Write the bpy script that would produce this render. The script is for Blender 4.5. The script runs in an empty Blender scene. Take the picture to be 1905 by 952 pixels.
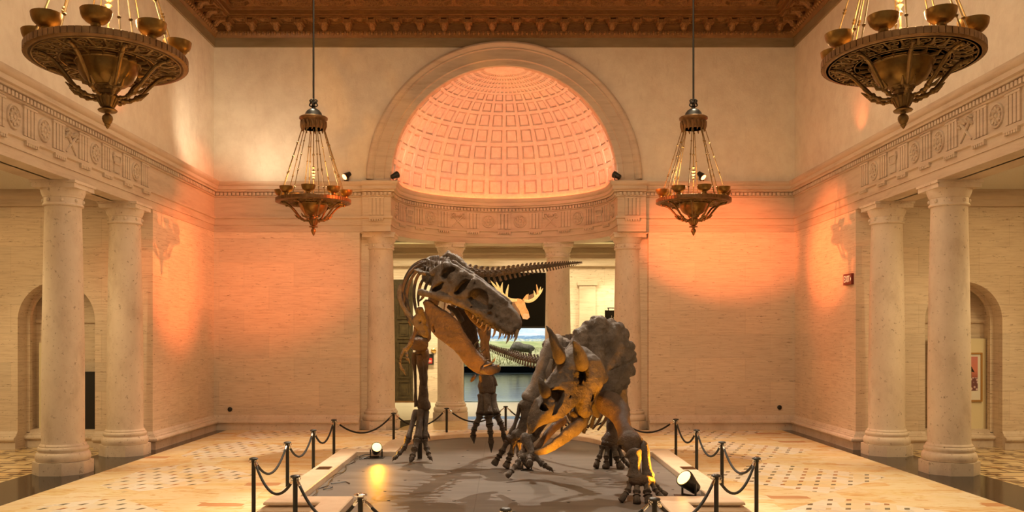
import bpy, math, random
import numpy as np
from mathutils import Vector, Matrix
random.seed(7)
PI = math.pi
SC = bpy.context.scene
COL = SC.collection
# ---------------------------------------------------------------- camera
F, CX, CY, CH = 1650.0, 938.0, 627.0, 2.4
def P(px, py, Y):
    return Vector(((px-CX)/F*Y, Y, CH+(CY-py)/F*Y))
cam = bpy.data.cameras.new('camera'); cam.sensor_width = 36; cam.sensor_fit = 'HORIZONTAL'
cam.lens = F/1905*36; cam.shift_x = 14.5/1905; cam.shift_y = 151/1905; cam.clip_end = 300
camo = bpy.data.objects.new('camera', cam); COL.objects.link(camo)
camo.location = (0, 0, CH); camo.rotation_euler = (PI/2, 0, 0); SC.camera = camo

# ---------------------------------------------------------------- mesh helpers
def spl(pts, k=4, rad=None):
    pts = [Vector(p) for p in pts]; n = len(pts)
    out, ro = [], []
    for i in range(n-1):
        p0 = pts[max(i-1, 0)]; p1 = pts[i]; p2 = pts[i+1]; p3 = pts[min(i+2, n-1)]
        for j in range(k):
            t = j/k
            out.append(0.5*((2*p1)+(p2-p0)*t+(2*p0-5*p1+4*p2-p3)*t*t+(3*p1-p0-3*p2+p3)*t**3))
            if rad: ro.append(rad[i]+(rad[i+1]-rad[i])*(t*t*(3-2*t)))
    out.append(pts[-1])
    if rad: ro.append(rad[-1]); return out, ro
    return out
def wob(v, s=9.0):
    x, y, z = v[0]*s, v[1]*s, v[2]*s
    return (math.sin(x*1.7+y*2.3)+math.sin(y*1.9-z*2.7+1.3)+math.sin(z*2.1+x*1.1+4.2))/3
class MB:
    def __init__(s): s.v = []; s.f = []
    def add(s, vs, fs):
        o = len(s.v); s.v += [tuple(v) for v in vs]; s.f += [[i+o for i in f] for f in fs]; return s
    def box(s, x0, x1, y0, y1, z0, z1):
        return s.add([(x0,y0,z0),(x1,y0,z0),(x1,y1,z0),(x0,y1,z0),(x0,y0,z1),(x1,y0,z1),(x1,y1,z1),(x0,y1,z1)],
              [(0,3,2,1),(4,5,6,7),(0,1,5,4),(1,2,6,5),(2,3,7,6),(3,0,4,7)])
    def obox(s, c, ax, ay, az):   # oriented box: centre and half-axis vectors
        c = Vector(c); ax = Vector(ax); ay = Vector(ay); az = Vector(az)
        vs = [c+a*ax+b*ay+d*az for d in (-1,1) for a, b in ((-1,-1),(1,-1),(1,1),(-1,1))]
        return s.add(vs, [(0,3,2,1),(4,5,6,7),(0,1,5,4),(1,2,6,5),(2,3,7,6),(3,0,4,7)])
    def tube(s, pts, rad, n=10, flat=1.0, up=None, amp=0.0, ws=9.0):
        pts = [Vector(p) for p in pts]; m = len(pts)
        if not isinstance(rad, (list, tuple)): rad = [rad]*m
        vs, fs = [], []
        t = (pts[1]-pts[0]).normalized()
        a = Vector(up) if up else (Vector((0,0,1)) if abs(t.z) < .9 else Vector((1,0,0)))
        for i in range(m):
            t = (pts[min(i+1,m-1)]-pts[max(i-1,0)]).normalized()
            a = (a-t*a.dot(t)).normalized(); b = t.cross(a)
            for j in range(n):
                an = 2*PI*j/n
                d = a*math.cos(an)+b*(math.sin(an)*flat)
                q = pts[i]+d*rad[i]
                if amp: q = q+d*(rad[i]*amp*wob(q, ws))
                vs.append(q)
        for i in range(m-1):
            for j in range(n):
                k = (j+1) % n
                fs.append((i*n+j, i*n+k, (i+1)*n+k, (i+1)*n+j))
        fs.append(list(range(n))[::-1]); fs.append([(m-1)*n+j for j in range(n)])
        return s.add(vs, fs)
    def bone(s, A, B, r0, rm, r1, n=12, flat=1.0, bend=(0,0,0), up=None, amp=.16):
        A = Vector(A); B = Vector(B); bend = Vector(bend)
        L = (B-A).length
        T = [0,.025,.07,.14,.24,.38,.5,.62,.76,.86,.93,.975,1]
        R = [.45*r0,.85*r0,r0,.88*r0,.3*r0+.7*rm,rm,rm,rm,.3*r1+.7*rm,.88*r1,r1,.85*r1,.45*r1]
        pts = [A+(B-A)*t+bend*(4*t*(1-t)) for t in T]
        return s.tube(pts, R, n, flat, up, amp, .9/max(rm,.02)*.35)
    def lathe(s, prof, c=(0,0,0), n=24, a0=0, a1=2*PI):
        full = abs(a1-a0-2*PI) < 1e-6; m = n if full else n+1
        c = Vector(c); vs, fs = [], []
        for r, z in prof:
            for j in range(m):
                a = a0+(a1-a0)*j/n
                vs.append((c.x+r*math.cos(a), c.y+r*math.sin(a), c.z+z))
        for i in range(len(prof)-1):
            for j in range(n):
                k = (j+1) % m
                fs.append((i*m+j, i*m+k, (i+1)*m+k, (i+1)*m+j))
        if full:
            if prof[0][0] > 1e-5: fs.append([j for j in range(m)][::-1])
            if prof[-1][0] > 1e-5: fs.append([(len(prof)-1)*m+j for j in range(m)])
        return s.add(vs, fs)
    def ball(s, c, r, n=10, sc=(1,1,1)):
        c = Vector(c); pr = [(math.sin(PI*i/n), -math.cos(PI*i/n)) for i in range(n+1)]
        t = MB().lathe([(max(a,1e-4),b) for a, b in pr], (0,0,0), n*2)
        return s.add([(c.x+v[0]*r*sc[0], c.y+v[1]*r*sc[1], c.z+v[2]*r*sc[2]) for v in t.v], t.f)
    def prism(s, poly, o, u, v, w):   # poly in (u,v) from o, extruded by vector w
        o = Vector(o); u = Vector(u); v = Vector(v); w = Vector(w); n = len(poly)
        a = [o+u*p[0]+v*p[1] for p in poly]; b = [q+w for q in a]
        return s.add(a+b, [list(range(n))[::-1], [n+i for i in range(n)]]+[(i,(i+1)%n,n+(i+1)%n,n+i) for i in range(n)])
    def sweep(s, path, prof, closed=False, pclosed=True):
        # path: plan polyline; prof: (offset to the right of travel, z)
        n = len(path); m = len(prof); vs, fs = [], []
        for i in range(n):
            p = Vector(path[i]).to_2d()
            if closed or 0 < i < n-1:
                d0 = (p-Vector(path[(i-1)%n]).to_2d()).normalized(); d1 = (Vector(path[(i+1)%n]).to_2d()-p).normalized()
            elif i == 0: d0 = d1 = (Vector(path[1]).to_2d()-p).normalized()
            else: d0 = d1 = (p-Vector(path[i-1]).to_2d()).normalized()
            n0 = Vector((d0.y,-d0.x)); n1 = Vector((d1.y,-d1.x)); nn = n0+n1
            nn = nn/max(nn.dot(n0), .3)
            for o, z in prof: vs.append((p.x+nn.x*o, p.y+nn.y*o, z))
        for i in range(n if closed else n-1):
            a = i*m; b = ((i+1)%n)*m
            for j in range(m if pclosed else m-1):
                k = (j+1)%m
                fs.append((a+j, b+j, b+k, a+k))
        if not closed and pclosed:
            fs.append(list(range(m))); fs.append([(n-1)*m+j for j in range(m)][::-1])
        return s.add(vs, fs)
def fix_normals(me):
    import bmesh
    bm = bmesh.new(); bm.from_mesh(me); bmesh.ops.recalc_face_normals(bm, faces=bm.faces); bm.to_mesh(me); bm.free()
def obj(name, mb, mat, parent=None, smooth=35, props=None):
    me = bpy.data.meshes.new(name)
    off = Vector((0,0,0))
    if parent is not None:
        q = parent
        while q is not None: off = off+Vector(q.location); q = q.parent
    me.from_pydata([(v[0]-off.x, v[1]-off.y, v[2]-off.z) for v in mb.v], [], mb.f)
    fix_normals(me)
    if smooth:
        me.shade_smooth()
        if smooth < 180: me.set_sharp_from_angle(angle=math.radians(smooth))
    me.materials.append(mat)
    o = bpy.data.objects.new(name, me); COL.objects.link(o)
    if parent is not None: o.parent = parent
    if props:
        for k, v in props.items(): o[k] = v
    return o
def thing(name, label, cat, loc=(0,0,0), group=None):
    o = bpy.data.objects.new(name, None); COL.objects.link(o); o.location = loc
    o.empty_display_size = .1
    o['label'] = label; o['category'] = cat
    if group: o['group'] = group
    return o
def tag(o, label, cat, group=None):
    o['label'] = label; o['category'] = cat
    if group: o['group'] = group
    return o
def struct(name, mb, mat, smooth=35, parent=None):
    return obj(name, mb, mat, parent, smooth, None if parent else {'kind': 'structure'})
def dup(root, loc, rotz=0.0, label=None, group=None):
    r = root.copy(); COL.objects.link(r); r.location = loc; r.rotation_euler = (0,0,rotz)
    if label: r['label'] = label
    if group: r['group'] = group
    for ch in list(root.children):
        c = ch.copy(); COL.objects.link(c); c.parent = r
        for g in list(ch.children):
            d = g.copy(); COL.objects.link(d); d.parent = c
    return r

# ---------------------------------------------------------------- signed-distance bones
def nets(f, org, h):
    s = f < 0; nx, ny, nz = f.shape
    acc = np.zeros((nx-1,ny-1,nz-1,3)); cnt = np.zeros((nx-1,ny-1,nz-1))
    cs = [(i,j,k) for i in (0,1) for j in (0,1) for k in (0,1)]
    def sl(c): return (slice(c[0],nx-1+c[0]), slice(c[1],ny-1+c[1]), slice(c[2],nz-1+c[2]))
    for a in cs:
        for ax in range(3):
            if a[ax]: continue
            b = list(a); b[ax] = 1
            fa = f[sl(a)]; fb = f[sl(b)]; m = (fa < 0) != (fb < 0)
            t = np.where(m, fa/np.where(m, fa-fb, 1), 0)
            for d in range(3): acc[...,d] += np.where(m, a[d]+(t if d == ax else 0), 0)
            cnt += m
    ids = -np.ones(cnt.shape, int); act = cnt > 0; ids[act] = np.arange(act.sum())
    base = np.stack(np.nonzero(act), 1)
    V = (base+acc[act]/cnt[act][:,None])*h+np.array(org)
    faces = []
    m = s[:-1,1:-1,1:-1] != s[1:,1:-1,1:-1]
    i,j,k = np.nonzero(m); j += 1; k += 1
    q = np.stack([ids[i,j-1,k-1],ids[i,j,k-1],ids[i,j,k],ids[i,j-1,k]],1); faces.append(q)
    m = s[1:-1,:-1,1:-1] != s[1:-1,1:,1:-1]
    i,j,k = np.nonzero(m); i += 1; k += 1
    q = np.stack([ids[i-1,j,k-1],ids[i,j,k-1],ids[i,j,k],ids[i-1,j,k]],1); faces.append(q)
    m = s[1:-1,1:-1,:-1] != s[1:-1,1:-1,1:]
    i,j,k = np.nonzero(m); i += 1; j += 1
    q = np.stack([ids[i-1,j-1,k],ids[i,j-1,k],ids[i,j,k],ids[i-1,j,k]],1); faces.append(q)
    return V, np.concatenate(faces)
def grid(lo, hi, h):
    ax = [np.arange(lo[i], hi[i]+h, h) for i in range(3)]
    return np.meshgrid(*ax, indexing='ij')
def poly2(poly, X, Y):
    p = np.array(poly); n = len(p); d = np.full(X.shape, 1e9); s = np.ones(X.shape)
    for i in range(n):
        a = p[i]; b = p[i-1]; ex, ey = b-a; wx = X-a[0]; wy = Y-a[1]
        t = np.clip((wx*ex+wy*ey)/(ex*ex+ey*ey+1e-12), 0, 1)
        d = np.minimum(d, (wx-ex*t)**2+(wy-ey*t)**2)
        c1 = Y >= a[1]; c2 = Y < b[1]; c3 = ex*wy > ey*wx
        s = np.where((c1&c2&c3)|(~c1&~c2&~c3), -s, s)
    return s*np.sqrt(d)
def smin(a, b, k):
    h = np.clip(.5+.5*(b-a)/k, 0, 1); return b*(1-h)+a*h-k*h*(1-h)
def smax(a, b, k): return -smin(-a, -b, k)
def seg3(X, Y, Z, A, B, ra, rb):
    A = np.array(A); B = np.array(B); d = B-A
    t = np.clip(((X-A[0])*d[0]+(Y-A[1])*d[1]+(Z-A[2])*d[2])/(d@d), 0, 1)
    return np.sqrt((X-A[0]-t*d[0])**2+(Y-A[1]-t*d[1])**2+(Z-A[2]-t*d[2])**2)-(ra+(rb-ra)*t)
def ns3(X, Y, Z, s):
    return (np.sin(X*s*1.3+Y*s*.7+1)+np.sin(Y*s*1.7-Z*s*1.1+2)+np.sin(Z*s*1.9+X*s*.6+3)+.5*np.sin(X*s*3.1-Y*s*2.3+Z*s*2.9))/3.5
class Plane:
    """a plane in the room; px(x,y) is where a sight line meets it, as (u,v) metres"""
    def __init__(s, O, u, v):
        s.O = Vector(O); s.u = Vector(u).normalized(); v = Vector(v)
        s.v = (v-s.u*v.dot(s.u)).normalized(); s.w = s.u.cross(s.v)
        if s.w.y > 0: s.w = -s.w          # w towards the hall's front
    def px(s, x, y, off=0.0):
        d = Vector(((x-CX)/F, 1, (CY-y)/F)); c = Vector((0,0,CH)); o = s.O+s.w*off
        q = c+d*((o-c).dot(s.w)/d.dot(s.w))-s.O
        return (q.dot(s.u), q.dot(s.v))
    def poly(s, L, off=0.0): return [s.px(x, y, off) for x, y in L]
    def world(s, V): return [s.O+s.u*a+s.v*b+s.w*c for a, b, c in V]
def shell(pl, outline, hw, edge, off=0.0, holes=(), hoff=0.0, bow=None, h=.014, extra=None, amp=.006, ns=30, core=.0):
    """bone with the given side outline, inflated to half-thickness hw (number or function of u,v)"""
    poly = pl.poly(outline, off) if outline and len(outline[0]) == 2 else outline
    us = [p[0] for p in poly]; vs = [p[1] for p in poly]
    mh = .42
    lo = (min(us)-.1, min(vs)-.1, -mh); hi = (max(us)+.1, max(vs)+.1, mh)
    U, V, W = grid(lo, hi, h)
    U2, V2 = U[:,:,0], V[:,:,0]
    d2 = poly2(poly, U2, V2)
    H = hw(U2, V2) if callable(hw) else np.full(U2.shape, float(hw))
    e = np.clip(1+d2/edge, 0, 1)
    Hh = H*np.sqrt(np.clip(1-e*e, 0, 1))
    B = bow(U2, V2) if bow else np.zeros(U2.shape)
    Wb = W-B[:,:,None]
    D = np.maximum(np.abs(Wb)-np.maximum(Hh, .004)[:,:,None], d2[:,:,None])*.8
    if extra: D = extra(D, U, V, Wb)
    for hp, depth in holes:
        dh = poly2(pl.poly(hp, hoff), U2, V2)[:,:,None]
        if depth >= 9: D = smax(D, -dh, .02)
        else: D = smax(D, -np.maximum(dh, (np.maximum(H*depth, core))[:,:,None]-np.abs(Wb)), .012)
    D = D+amp*ns3(U, V, W, ns)+amp*.6*ns3(V, W, U, ns*2.3)
    Vt, Fc = nets(D, lo, h)
    mb = MB(); mb.v = [tuple(q) for q in pl.world(Vt)]; mb.f = Fc.tolist()
    return mb

# ---------------------------------------------------------------- materials
def nm(name, base=(.8,.8,.8), rough=.6, metal=0.0, spec=None):
    m = bpy.data.materials.new(name); m.use_nodes = True
    b = m.node_tree.nodes['Principled BSDF']
    b.inputs['Base Color'].default_value = (*base, 1); b.inputs['Roughness'].default_value = rough
    b.inputs['Metallic'].default_value = metal
    if spec is not None: b.inputs['Specular IOR Level'].default_value = spec
    return m, m.node_tree, b
def N(t, typ, **kw):
    n = t.nodes.new(typ)
    for k, v in kw.items(): setattr(n, k, v)
    return n
def math_(t, op, a, b=None, c=None):
    n = N(t, 'ShaderNodeMath', operation=op)
    for i, q in enumerate((a, b, c)):
        if q is None: continue
        if isinstance(q, (int, float)): n.inputs[i].default_value = q
        else: t.links.new(q, n.inputs[i])
    return n.outputs[0]
def pos(t, scale=(1,1,1), rot=(0,0,0), obj_space=False):
    if obj_space: src = N(t, 'ShaderNodeTexCoord').outputs['Object']
    else: src = N(t, 'ShaderNodeNewGeometry').outputs['Position']
    mp = N(t, 'ShaderNodeMapping'); mp.inputs['Scale'].default_value = scale; mp.inputs['Rotation'].default_value = rot
    t.links.new(src, mp.inputs[0]); return mp.outputs[0]
def noise(t, vec, scale, detail=5, rough=.6, dist=0.0):
    n = N(t, 'ShaderNodeTexNoise'); n.inputs['Scale'].default_value = scale; n.inputs['Detail'].default_value = detail
    n.inputs['Roughness'].default_value = rough; n.inputs['Distortion'].default_value = dist
    t.links.new(vec, n.inputs['Vector']); return n.outputs[0]
def ramp(t, fac, stops, interp='LINEAR'):
    r = N(t, 'ShaderNodeValToRGB'); r.color_ramp.interpolation = interp
    e = r.color_ramp.elements
    while len(e) < len(stops): e.new(.5)
    for i, (p, c) in enumerate(stops): e[i].position = p; e[i].color = (*c, 1)
    t.links.new(fac, r.inputs[0]); return r.outputs[0]
def mix(t, fac, a, b, mode='MIX'):
    m = N(t, 'ShaderNodeMix', data_type='RGBA', blend_type=mode)
    for i, q in ((0, fac), (6, a), (7, b)):
        if isinstance(q, (int, float)): m.inputs[i].default_value = q
        elif isinstance(q, tuple): m.inputs[i].default_value = (*q, 1)
        else: t.links.new(q, m.inputs[i])
    return m.outputs[2]
def bump(t, b, h, strength=.3, dist=.02):
    n = N(t, 'ShaderNodeBump'); n.inputs['Strength'].default_value = strength; n.inputs['Distance'].default_value = dist
    t.links.new(h, n.inputs['Height']); t.links.new(n.outputs[0], b.inputs['Normal'])
M = {}
def travertine(name, sc=(1.1,1.1,13), blocks=True, dark=(.52,.40,.29), light=(.80,.69,.56), pit=True):
    m, t, b = nm(name, rough=.55, spec=.25)
    p = pos(t, sc)
    n1 = noise(t, p, 1.0, 8, .68, .12); n2 = noise(t, pos(t, (.5,.5,.5)), 1.0, 3)
    c = ramp(t, n1, [(.3, dark), (.48, tuple((dark[i]*.35+light[i]*.65) for i in range(3))), (.7, light)])
    c = mix(t, math_(t, 'MULTIPLY', n2, .35), c, (.72,.56,.40))
    if pit:
        n3 = noise(t, pos(t, (3.2,3.2,15) if blocks else (9,9,9)), 1.6, 6, .75)
        pm = ramp(t, n3, [(.60, (0,0,0)), (.65, (1,1,1))])
        c = mix(t, math_(t, 'MULTIPLY', pm, .75), c, (.26,.17,.10))
    if blocks:
        br = N(t, 'ShaderNodeTexBrick'); br.offset = .5
        sp = N(t, 'ShaderNodeSeparateXYZ'); t.links.new(N(t, 'ShaderNodeNewGeometry').outputs['Position'], sp.inputs[0])
        cb = N(t, 'ShaderNodeCombineXYZ')
        t.links.new(math_(t, 'ADD', sp.outputs[0], sp.outputs[1]), cb.inputs[0]); t.links.new(sp.outputs[2], cb.inputs[1])
        t.links.new(cb.outputs[0], br.inputs['Vector'])
        br.inputs['Scale'].default_value = 1; br.inputs['Brick Width'].default_value = 1.3; br.inputs['Row Height'].default_value = .62
        br.inputs['Mortar Size'].default_value = .006; br.inputs['Color1'].default_value = (.92,.92,.92,1); br.inputs['Color2'].default_value = (1.04,1.02,1,1)
        br.inputs['Mortar'].default_value = (.88,.85,.82,1)
        c = mix(t, 1.0, c, br.outputs[0], 'MULTIPLY')
    t.links.new(c, b.inputs['Base Color'])
    bump(t, b, n1, .22, .015)
    return m
M['trav'] = travertine('travertine', (2.0,2.0,30))
M['travcol'] = travertine('travertine column', (2.2,2.2,1.3), False, (.56,.45,.36), (.80,.69,.58))
M['travtrim'] = travertine('travertine moulding', (1.0,1.0,7), False, (.40,.30,.22), (.62,.51,.40), False)  # darker travertine: weaker light on the entablature put into its colour
m, t, b = nm('plaster', rough=.8, spec=.15); M['plaster'] = m
n1 = noise(t, pos(t, (1,1,1)), 2.0, 8, .7); n2 = noise(t, pos(t, (1,1,1)), 22, 4)
c = ramp(t, n1, [(.3, (.72,.62,.50)), (.6, (.84,.75,.62))])
n3 = noise(t, pos(t, (2.2,2.2,.6)), 1.7, 8, .75)
c = mix(t, ramp(t, n3, [(.56,(0,0,0)),(.75,(.5,.5,.5))]), c, (.55,.44,.33))
t.links.new(c, b.inputs['Base Color']); bump(t, b, n2, .3, .02)
m, t, b = nm('rough ceiling plaster', (.85,.82,.74), .9); M['rough'] = m
bump(t, b, noise(t, pos(t), 30, 4), .9, .05)
m, t, b = nm('dome plaster', rough=.75, spec=.2); M['dome'] = m
n1 = noise(t, pos(t, (3,3,3)), 2.4, 7, .7)
t.links.new(ramp(t, n1, [(.3,(.74,.62,.55)),(.65,(.88,.79,.72))]), b.inputs['Base Color']); bump(t, b, noise(t, pos(t), 25, 3), .25, .02)
m, t, b = nm('coffered wood', rough=.5); M['wood'] = m
n1 = noise(t, pos(t, (1.5,1.5,6)), 3, 6, .6, 1)
t.links.new(ramp(t, n1, [(.3,(.18,.082,.020)),(.7,(.30,.145,.042))]), b.inputs['Base Color'])
m, t, b = nm('gilt wood', rough=.5); M['woodcarve'] = m
n1 = noise(t, pos(t, (14,14,14)), 2, 5, .6)
t.links.new(ramp(t, n1, [(.35,(.19,.085,.022)),(.65,(.38,.19,.058))]), b.inputs['Base Color']); bump(t, b, n1, .45, .02)
m, t, b = nm('bronze', rough=.42, metal=.75); M['bronze'] = m
n1 = noise(t, pos(t, (7,7,7), obj_space=True), 1.5, 5)
t.links.new(ramp(t, n1, [(.3,(.17,.10,.035)),(.7,(.32,.20,.075))]), b.inputs['Base Color'])
m, t, b = nm('bowl bronze', rough=.36, metal=.75); M['bowl'] = m
n1 = noise(t, pos(t, (5,5,5), obj_space=True), 1.5, 4)
t.links.new(ramp(t, n1, [(.3,(.19,.10,.024)),(.7,(.34,.20,.052))]), b.inputs['Base Color'])
m, t, b = nm('bronze rim', rough=.4, metal=.7); M['rim'] = m
t.links.new(ramp(t, noise(t, pos(t, (4,4,4), obj_space=True), 2, 3), [(.3,(.15,.075,.028)),(.7,(.26,.14,.055))]), b.inputs['Base Color'])
m, t, b = nm('black granite', (.020,.017,.014), .12, spec=.28); M['granite'] = m
def bonemat(name, lo, hi, rough=.55, warm=None):
    m, t, b = nm(name, rough=rough, spec=.35)
    n1 = noise(t, pos(t), 5, 8, .7); n2 = noise(t, pos(t), 45, 6, .7); n3 = noise(t, pos(t), 14, 5, .65)
    c = ramp(t, n1, [(.3, lo), (.7, hi)])
    c = mix(t, ramp(t, n3, [(.55,(0,0,0)),(.75,(.6,.6,.6))]), c, tuple(x*.45 for x in lo))
    t.links.new(c, b.inputs['Base Color'])
    h = math_(t, 'ADD', n2, math_(t, 'MULTIPLY', n3, 1.4))
    bump(t, b, h, .85, .025); return m
M['bone'] = bonemat('fossil bone', (.055,.040,.029), (.175,.132,.098))
M['bonedark'] = bonemat('dark fossil bone', (.055,.034,.020), (.13,.078,.045), .42)
M['bonelight'] = bonemat('pale fossil bone', (.13,.10,.078), (.25,.205,.165))  # paler bone: light falling on the hip tops put into the colour
M['tooth'] = bonemat('tooth enamel', (.20,.12,.055), (.36,.24,.12), .35)
m, t, b = nm('black steel', (.028,.025,.02), .38, .3); M['black'] = m
m, t, b = nm('black velvet rope', (.018,.015,.012), .85); M['rope'] = m
bump(t, b, noise(t, pos(t), 160, 2), .5, .005)
M['chrome'] = nm('polished steel', (.75,.72,.66), .12, 1.0)[0]
M['brass'] = nm('brass', (.75,.50,.18), .25, 1.0)[0]
M['cream'] = nm('cream board', (.80,.70,.46), .6)[0]
M['white'] = nm('white mount', (.82,.78,.68), .6)[0]
M['gold'] = nm('gold frame', (.50,.27,.08), .4, .3)[0]
M['red'] = nm('red enamel', (.62,.04,.03), .4)[0]
M['darkvoid'] = nm('dark panel', (.012,.010,.008), .6)[0]
m, t, b = nm('door bronze', rough=.4, metal=.35); M['doorbronze'] = m
t.links.new(ramp(t, noise(t, pos(t, (4,4,4)), 2, 4), [(.3,(.040,.026,.010)),(.7,(.085,.058,.024))]), b.inputs['Base Color'])

# hall floor: marble slabs and hexagon mosaic with small dark lozenges
m, t, b = nm('marble mosaic floor', rough=.26, spec=.4); M['floor'] = m
gp = N(t, 'ShaderNodeNewGeometry').outputs['Position']
sp = N(t, 'ShaderNodeSeparateXYZ'); t.links.new(gp, sp.inputs[0]); gx, gy = sp.outputs[0], sp.outputs[1]
vor = N(t, 'ShaderNodeTexVoronoi'); vor.inputs['Scale'].default_value = 1; vor.distance = 'CHEBYCHEV'; vor.inputs['Randomness'].default_value = .35
t.links.new(pos(t, (1.7,3.4,1)), vor.inputs['Vector'])
vsep = N(t, 'ShaderNodeSeparateColor'); t.links.new(vor.outputs['Color'], vsep.inputs[0]); rnd = vsep.outputs[0]; rnd2 = vsep.outputs[1]
vein = noise(t, pos(t, (2.0,5.5,1)), 1.1, 7, .65, 1.6)
yel = ramp(t, rnd, [(0,(.82,.60,.28)),(.25,(.88,.74,.46)),(.5,(.78,.48,.18)),(.75,(.90,.78,.54)),(1,(.84,.60,.28))])
yel = mix(t, ramp(t, vein, [(.45,(0,0,0)),(.62,(.75,.75,.75))]), yel, (.88,.72,.46))
yel = mix(t, ramp(t, vein, [(.34,(.65,.65,.65)),(.46,(0,0,0))]), yel, (.62,.30,.09))
yel = mix(t, ramp(t, rnd2, [(.975,(0,0,0)),(.98,(.8,.8,.8))]), yel, (.58,.24,.10))
PX, PY = .275, .34
row = math_(t, 'FLOOR', math_(t, 'DIVIDE', gy, PY))
fy = math_(t, 'SUBTRACT', math_(t, 'FRACT', math_(t, 'DIVIDE', gy, PY)), .5)
sh = math_(t, 'MULTIPLY', math_(t, 'MODULO', math_(t, 'ADD', row, 1000), 2), .5)
xx = math_(t, 'ADD', math_(t, 'DIVIDE', gx, PX), sh); ci = math_(t, 'FLOOR', xx)
fx = math_(t, 'SUBTRACT', math_(t, 'FRACT', xx), .5)
skew = math_(t, 'ADD', fx, math_(t, 'MULTIPLY', fy, -.5))
dots = math_(t, 'LESS_THAN', math_(t, 'MAXIMUM', math_(t, 'ABSOLUTE', skew), math_(t, 'MULTIPLY', math_(t, 'ABSOLUTE', fy), .72)), .135)
wn = N(t, 'ShaderNodeTexWhiteNoise'); wn.noise_dimensions = '2D'
cb = N(t, 'ShaderNodeCombineXYZ'); t.links.new(ci, cb.inputs[0]); t.links.new(row, cb.inputs[1]); t.links.new(cb.outputs[0], wn.inputs['Vector'])
dotc = ramp(t, wn.outputs[0], [(0,(.13,.13,.085)),(.38,(.20,.17,.11)),(.5,(.42,.19,.08)),(.75,(.50,.27,.12)),(.86,(.62,.48,.28))], 'CONSTANT')
vor2 = N(t, 'ShaderNodeTexVoronoi'); vor2.inputs['Scale'].default_value = 1; t.links.new(pos(t, (2.9,2.6,1)), vor2.inputs['Vector'])
vs2 = N(t, 'ShaderNodeSeparateColor'); t.links.new(vor2.outputs['Color'], vs2.inputs[0])
pale = ramp(t, vs2.outputs[0], [(0,(.84,.72,.56)),(.3,(.90,.82,.70)),(.5,(.86,.68,.40)),(.65,(.90,.80,.66)),(.85,(.84,.62,.32)),(1,(.88,.78,.62))])
v2 = noise(t, pos(t, (1,1.6,1)), 1.6, 7, .7, 2.2)
pale = mix(t, ramp(t, v2, [(.54,(0,0,0)),(.66,(.55,.55,.55))]), pale, (.50,.47,.44))
hexc = mix(t, dots, pale, dotc)
# lozenge fields of mosaic between bands of yellow slabs
sx = math_(t, 'DIVIDE', gx, 3.6); sy = math_(t, 'DIVIDE', math_(t, 'ADD', gy, .9), 3.6)
d1 = math_(t, 'ABSOLUTE', math_(t, 'SUBTRACT', math_(t, 'FRACT', math_(t, 'ADD', sx, .12)), .5))
d2 = math_(t, 'ABSOLUTE', math_(t, 'SUBTRACT', math_(t, 'FRACT', sy), .5))
fld = math_(t, 'LESS_THAN', math_(t, 'ADD', d1, d2), .46)
edge = math_(t, 'LESS_THAN', math_(t, 'ABSOLUTE', gx), 6.55)
fld = math_(t, 'MULTIPLY', fld, edge)
t.links.new(mix(t, fld, yel, hexc), b.inputs['Base Color'])
# aisle floor
m, t, b = nm('aisle tile', rough=.18, spec=.45); M['aisle'] = m
def bands(vec_a, per, w): return math_(t, 'LESS_THAN', math_(t, 'FRACT', math_(t, 'DIVIDE', vec_a, per)), w)
sp = N(t, 'ShaderNodeSeparateXYZ'); t.links.new(N(t, 'ShaderNodeNewGeometry').outputs['Position'], sp.inputs[0]); gx, gy = sp.outputs[0], sp.outputs[1]
bk = N(t, 'ShaderNodeTexBrick'); bk.offset = .5; t.links.new(pos(t), bk.inputs['Vector'])
bk.inputs['Scale'].default_value = 1; bk.inputs['Brick Width'].default_value = .9; bk.inputs['Row Height'].default_value = .45; bk.inputs['Mortar Size'].default_value = .035
bk.inputs['Color1'].default_value = (.78,.58,.28,1); bk.inputs['Color2'].default_value = (.84,.68,.42,1); bk.inputs['Mortar'].default_value = (.16,.10,.04,1)
u1 = math_(t, 'ADD', gx, math_(t, 'MULTIPLY', gy, .7))
c = mix(t, bands(u1, 1.7, .1), bk.outputs[0], (.26,.13,.05))
fx = math_(t, 'ABSOLUTE', math_(t, 'SUBTRACT', math_(t, 'FRACT', math_(t, 'DIVIDE', gx, .9)), .5))
fy = math_(t, 'ABSOLUTE', math_(t, 'SUBTRACT', math_(t, 'FRACT', math_(t, 'DIVIDE', gy, .45)), .5))
c = mix(t, math_(t, 'MULTIPLY', math_(t, 'LESS_THAN', fx, .17), math_(t, 'LESS_THAN', fy, .2)), c, (.15,.085,.035))
t.links.new(c, b.inputs['Base Color'])
m, t, b = nm('apse marble', rough=.12, spec=.5); M['apsefloor'] = m
n1 = noise(t, pos(t, (1.3,3.5,1)), 1.3, 7, .65, 2)
t.links.new(ramp(t, n1, [(.3,(.52,.33,.13)),(.5,(.74,.53,.26)),(.7,(.84,.68,.42))]), b.inputs['Base Color'])
M['hallfloor'] = nm('cream terrazzo', (.86,.78,.62), .2)[0]
m, t, b = nm('platform board', rough=.5, spec=.18); M['grey'] = m
n1 = noise(t, pos(t, (.5,2.2,1)), 1.5, 6, .6, .5)
c = ramp(t, n1, [(.3,(.115,.095,.08)),(.7,(.17,.144,.122))])
sp = N(t, 'ShaderNodeSeparateXYZ'); t.links.new(N(t, 'ShaderNodeNewGeometry').outputs['Position'], sp.inputs[0])
jx = math_(t, 'LESS_THAN', math_(t, 'FRACT', math_(t, 'DIVIDE', math_(t, 'ADD', sp.outputs[0], .37), 2.44)), .004)
jy = math_(t, 'LESS_THAN', math_(t, 'FRACT', math_(t, 'DIVIDE', sp.outputs[1], 1.22)), .012)
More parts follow.
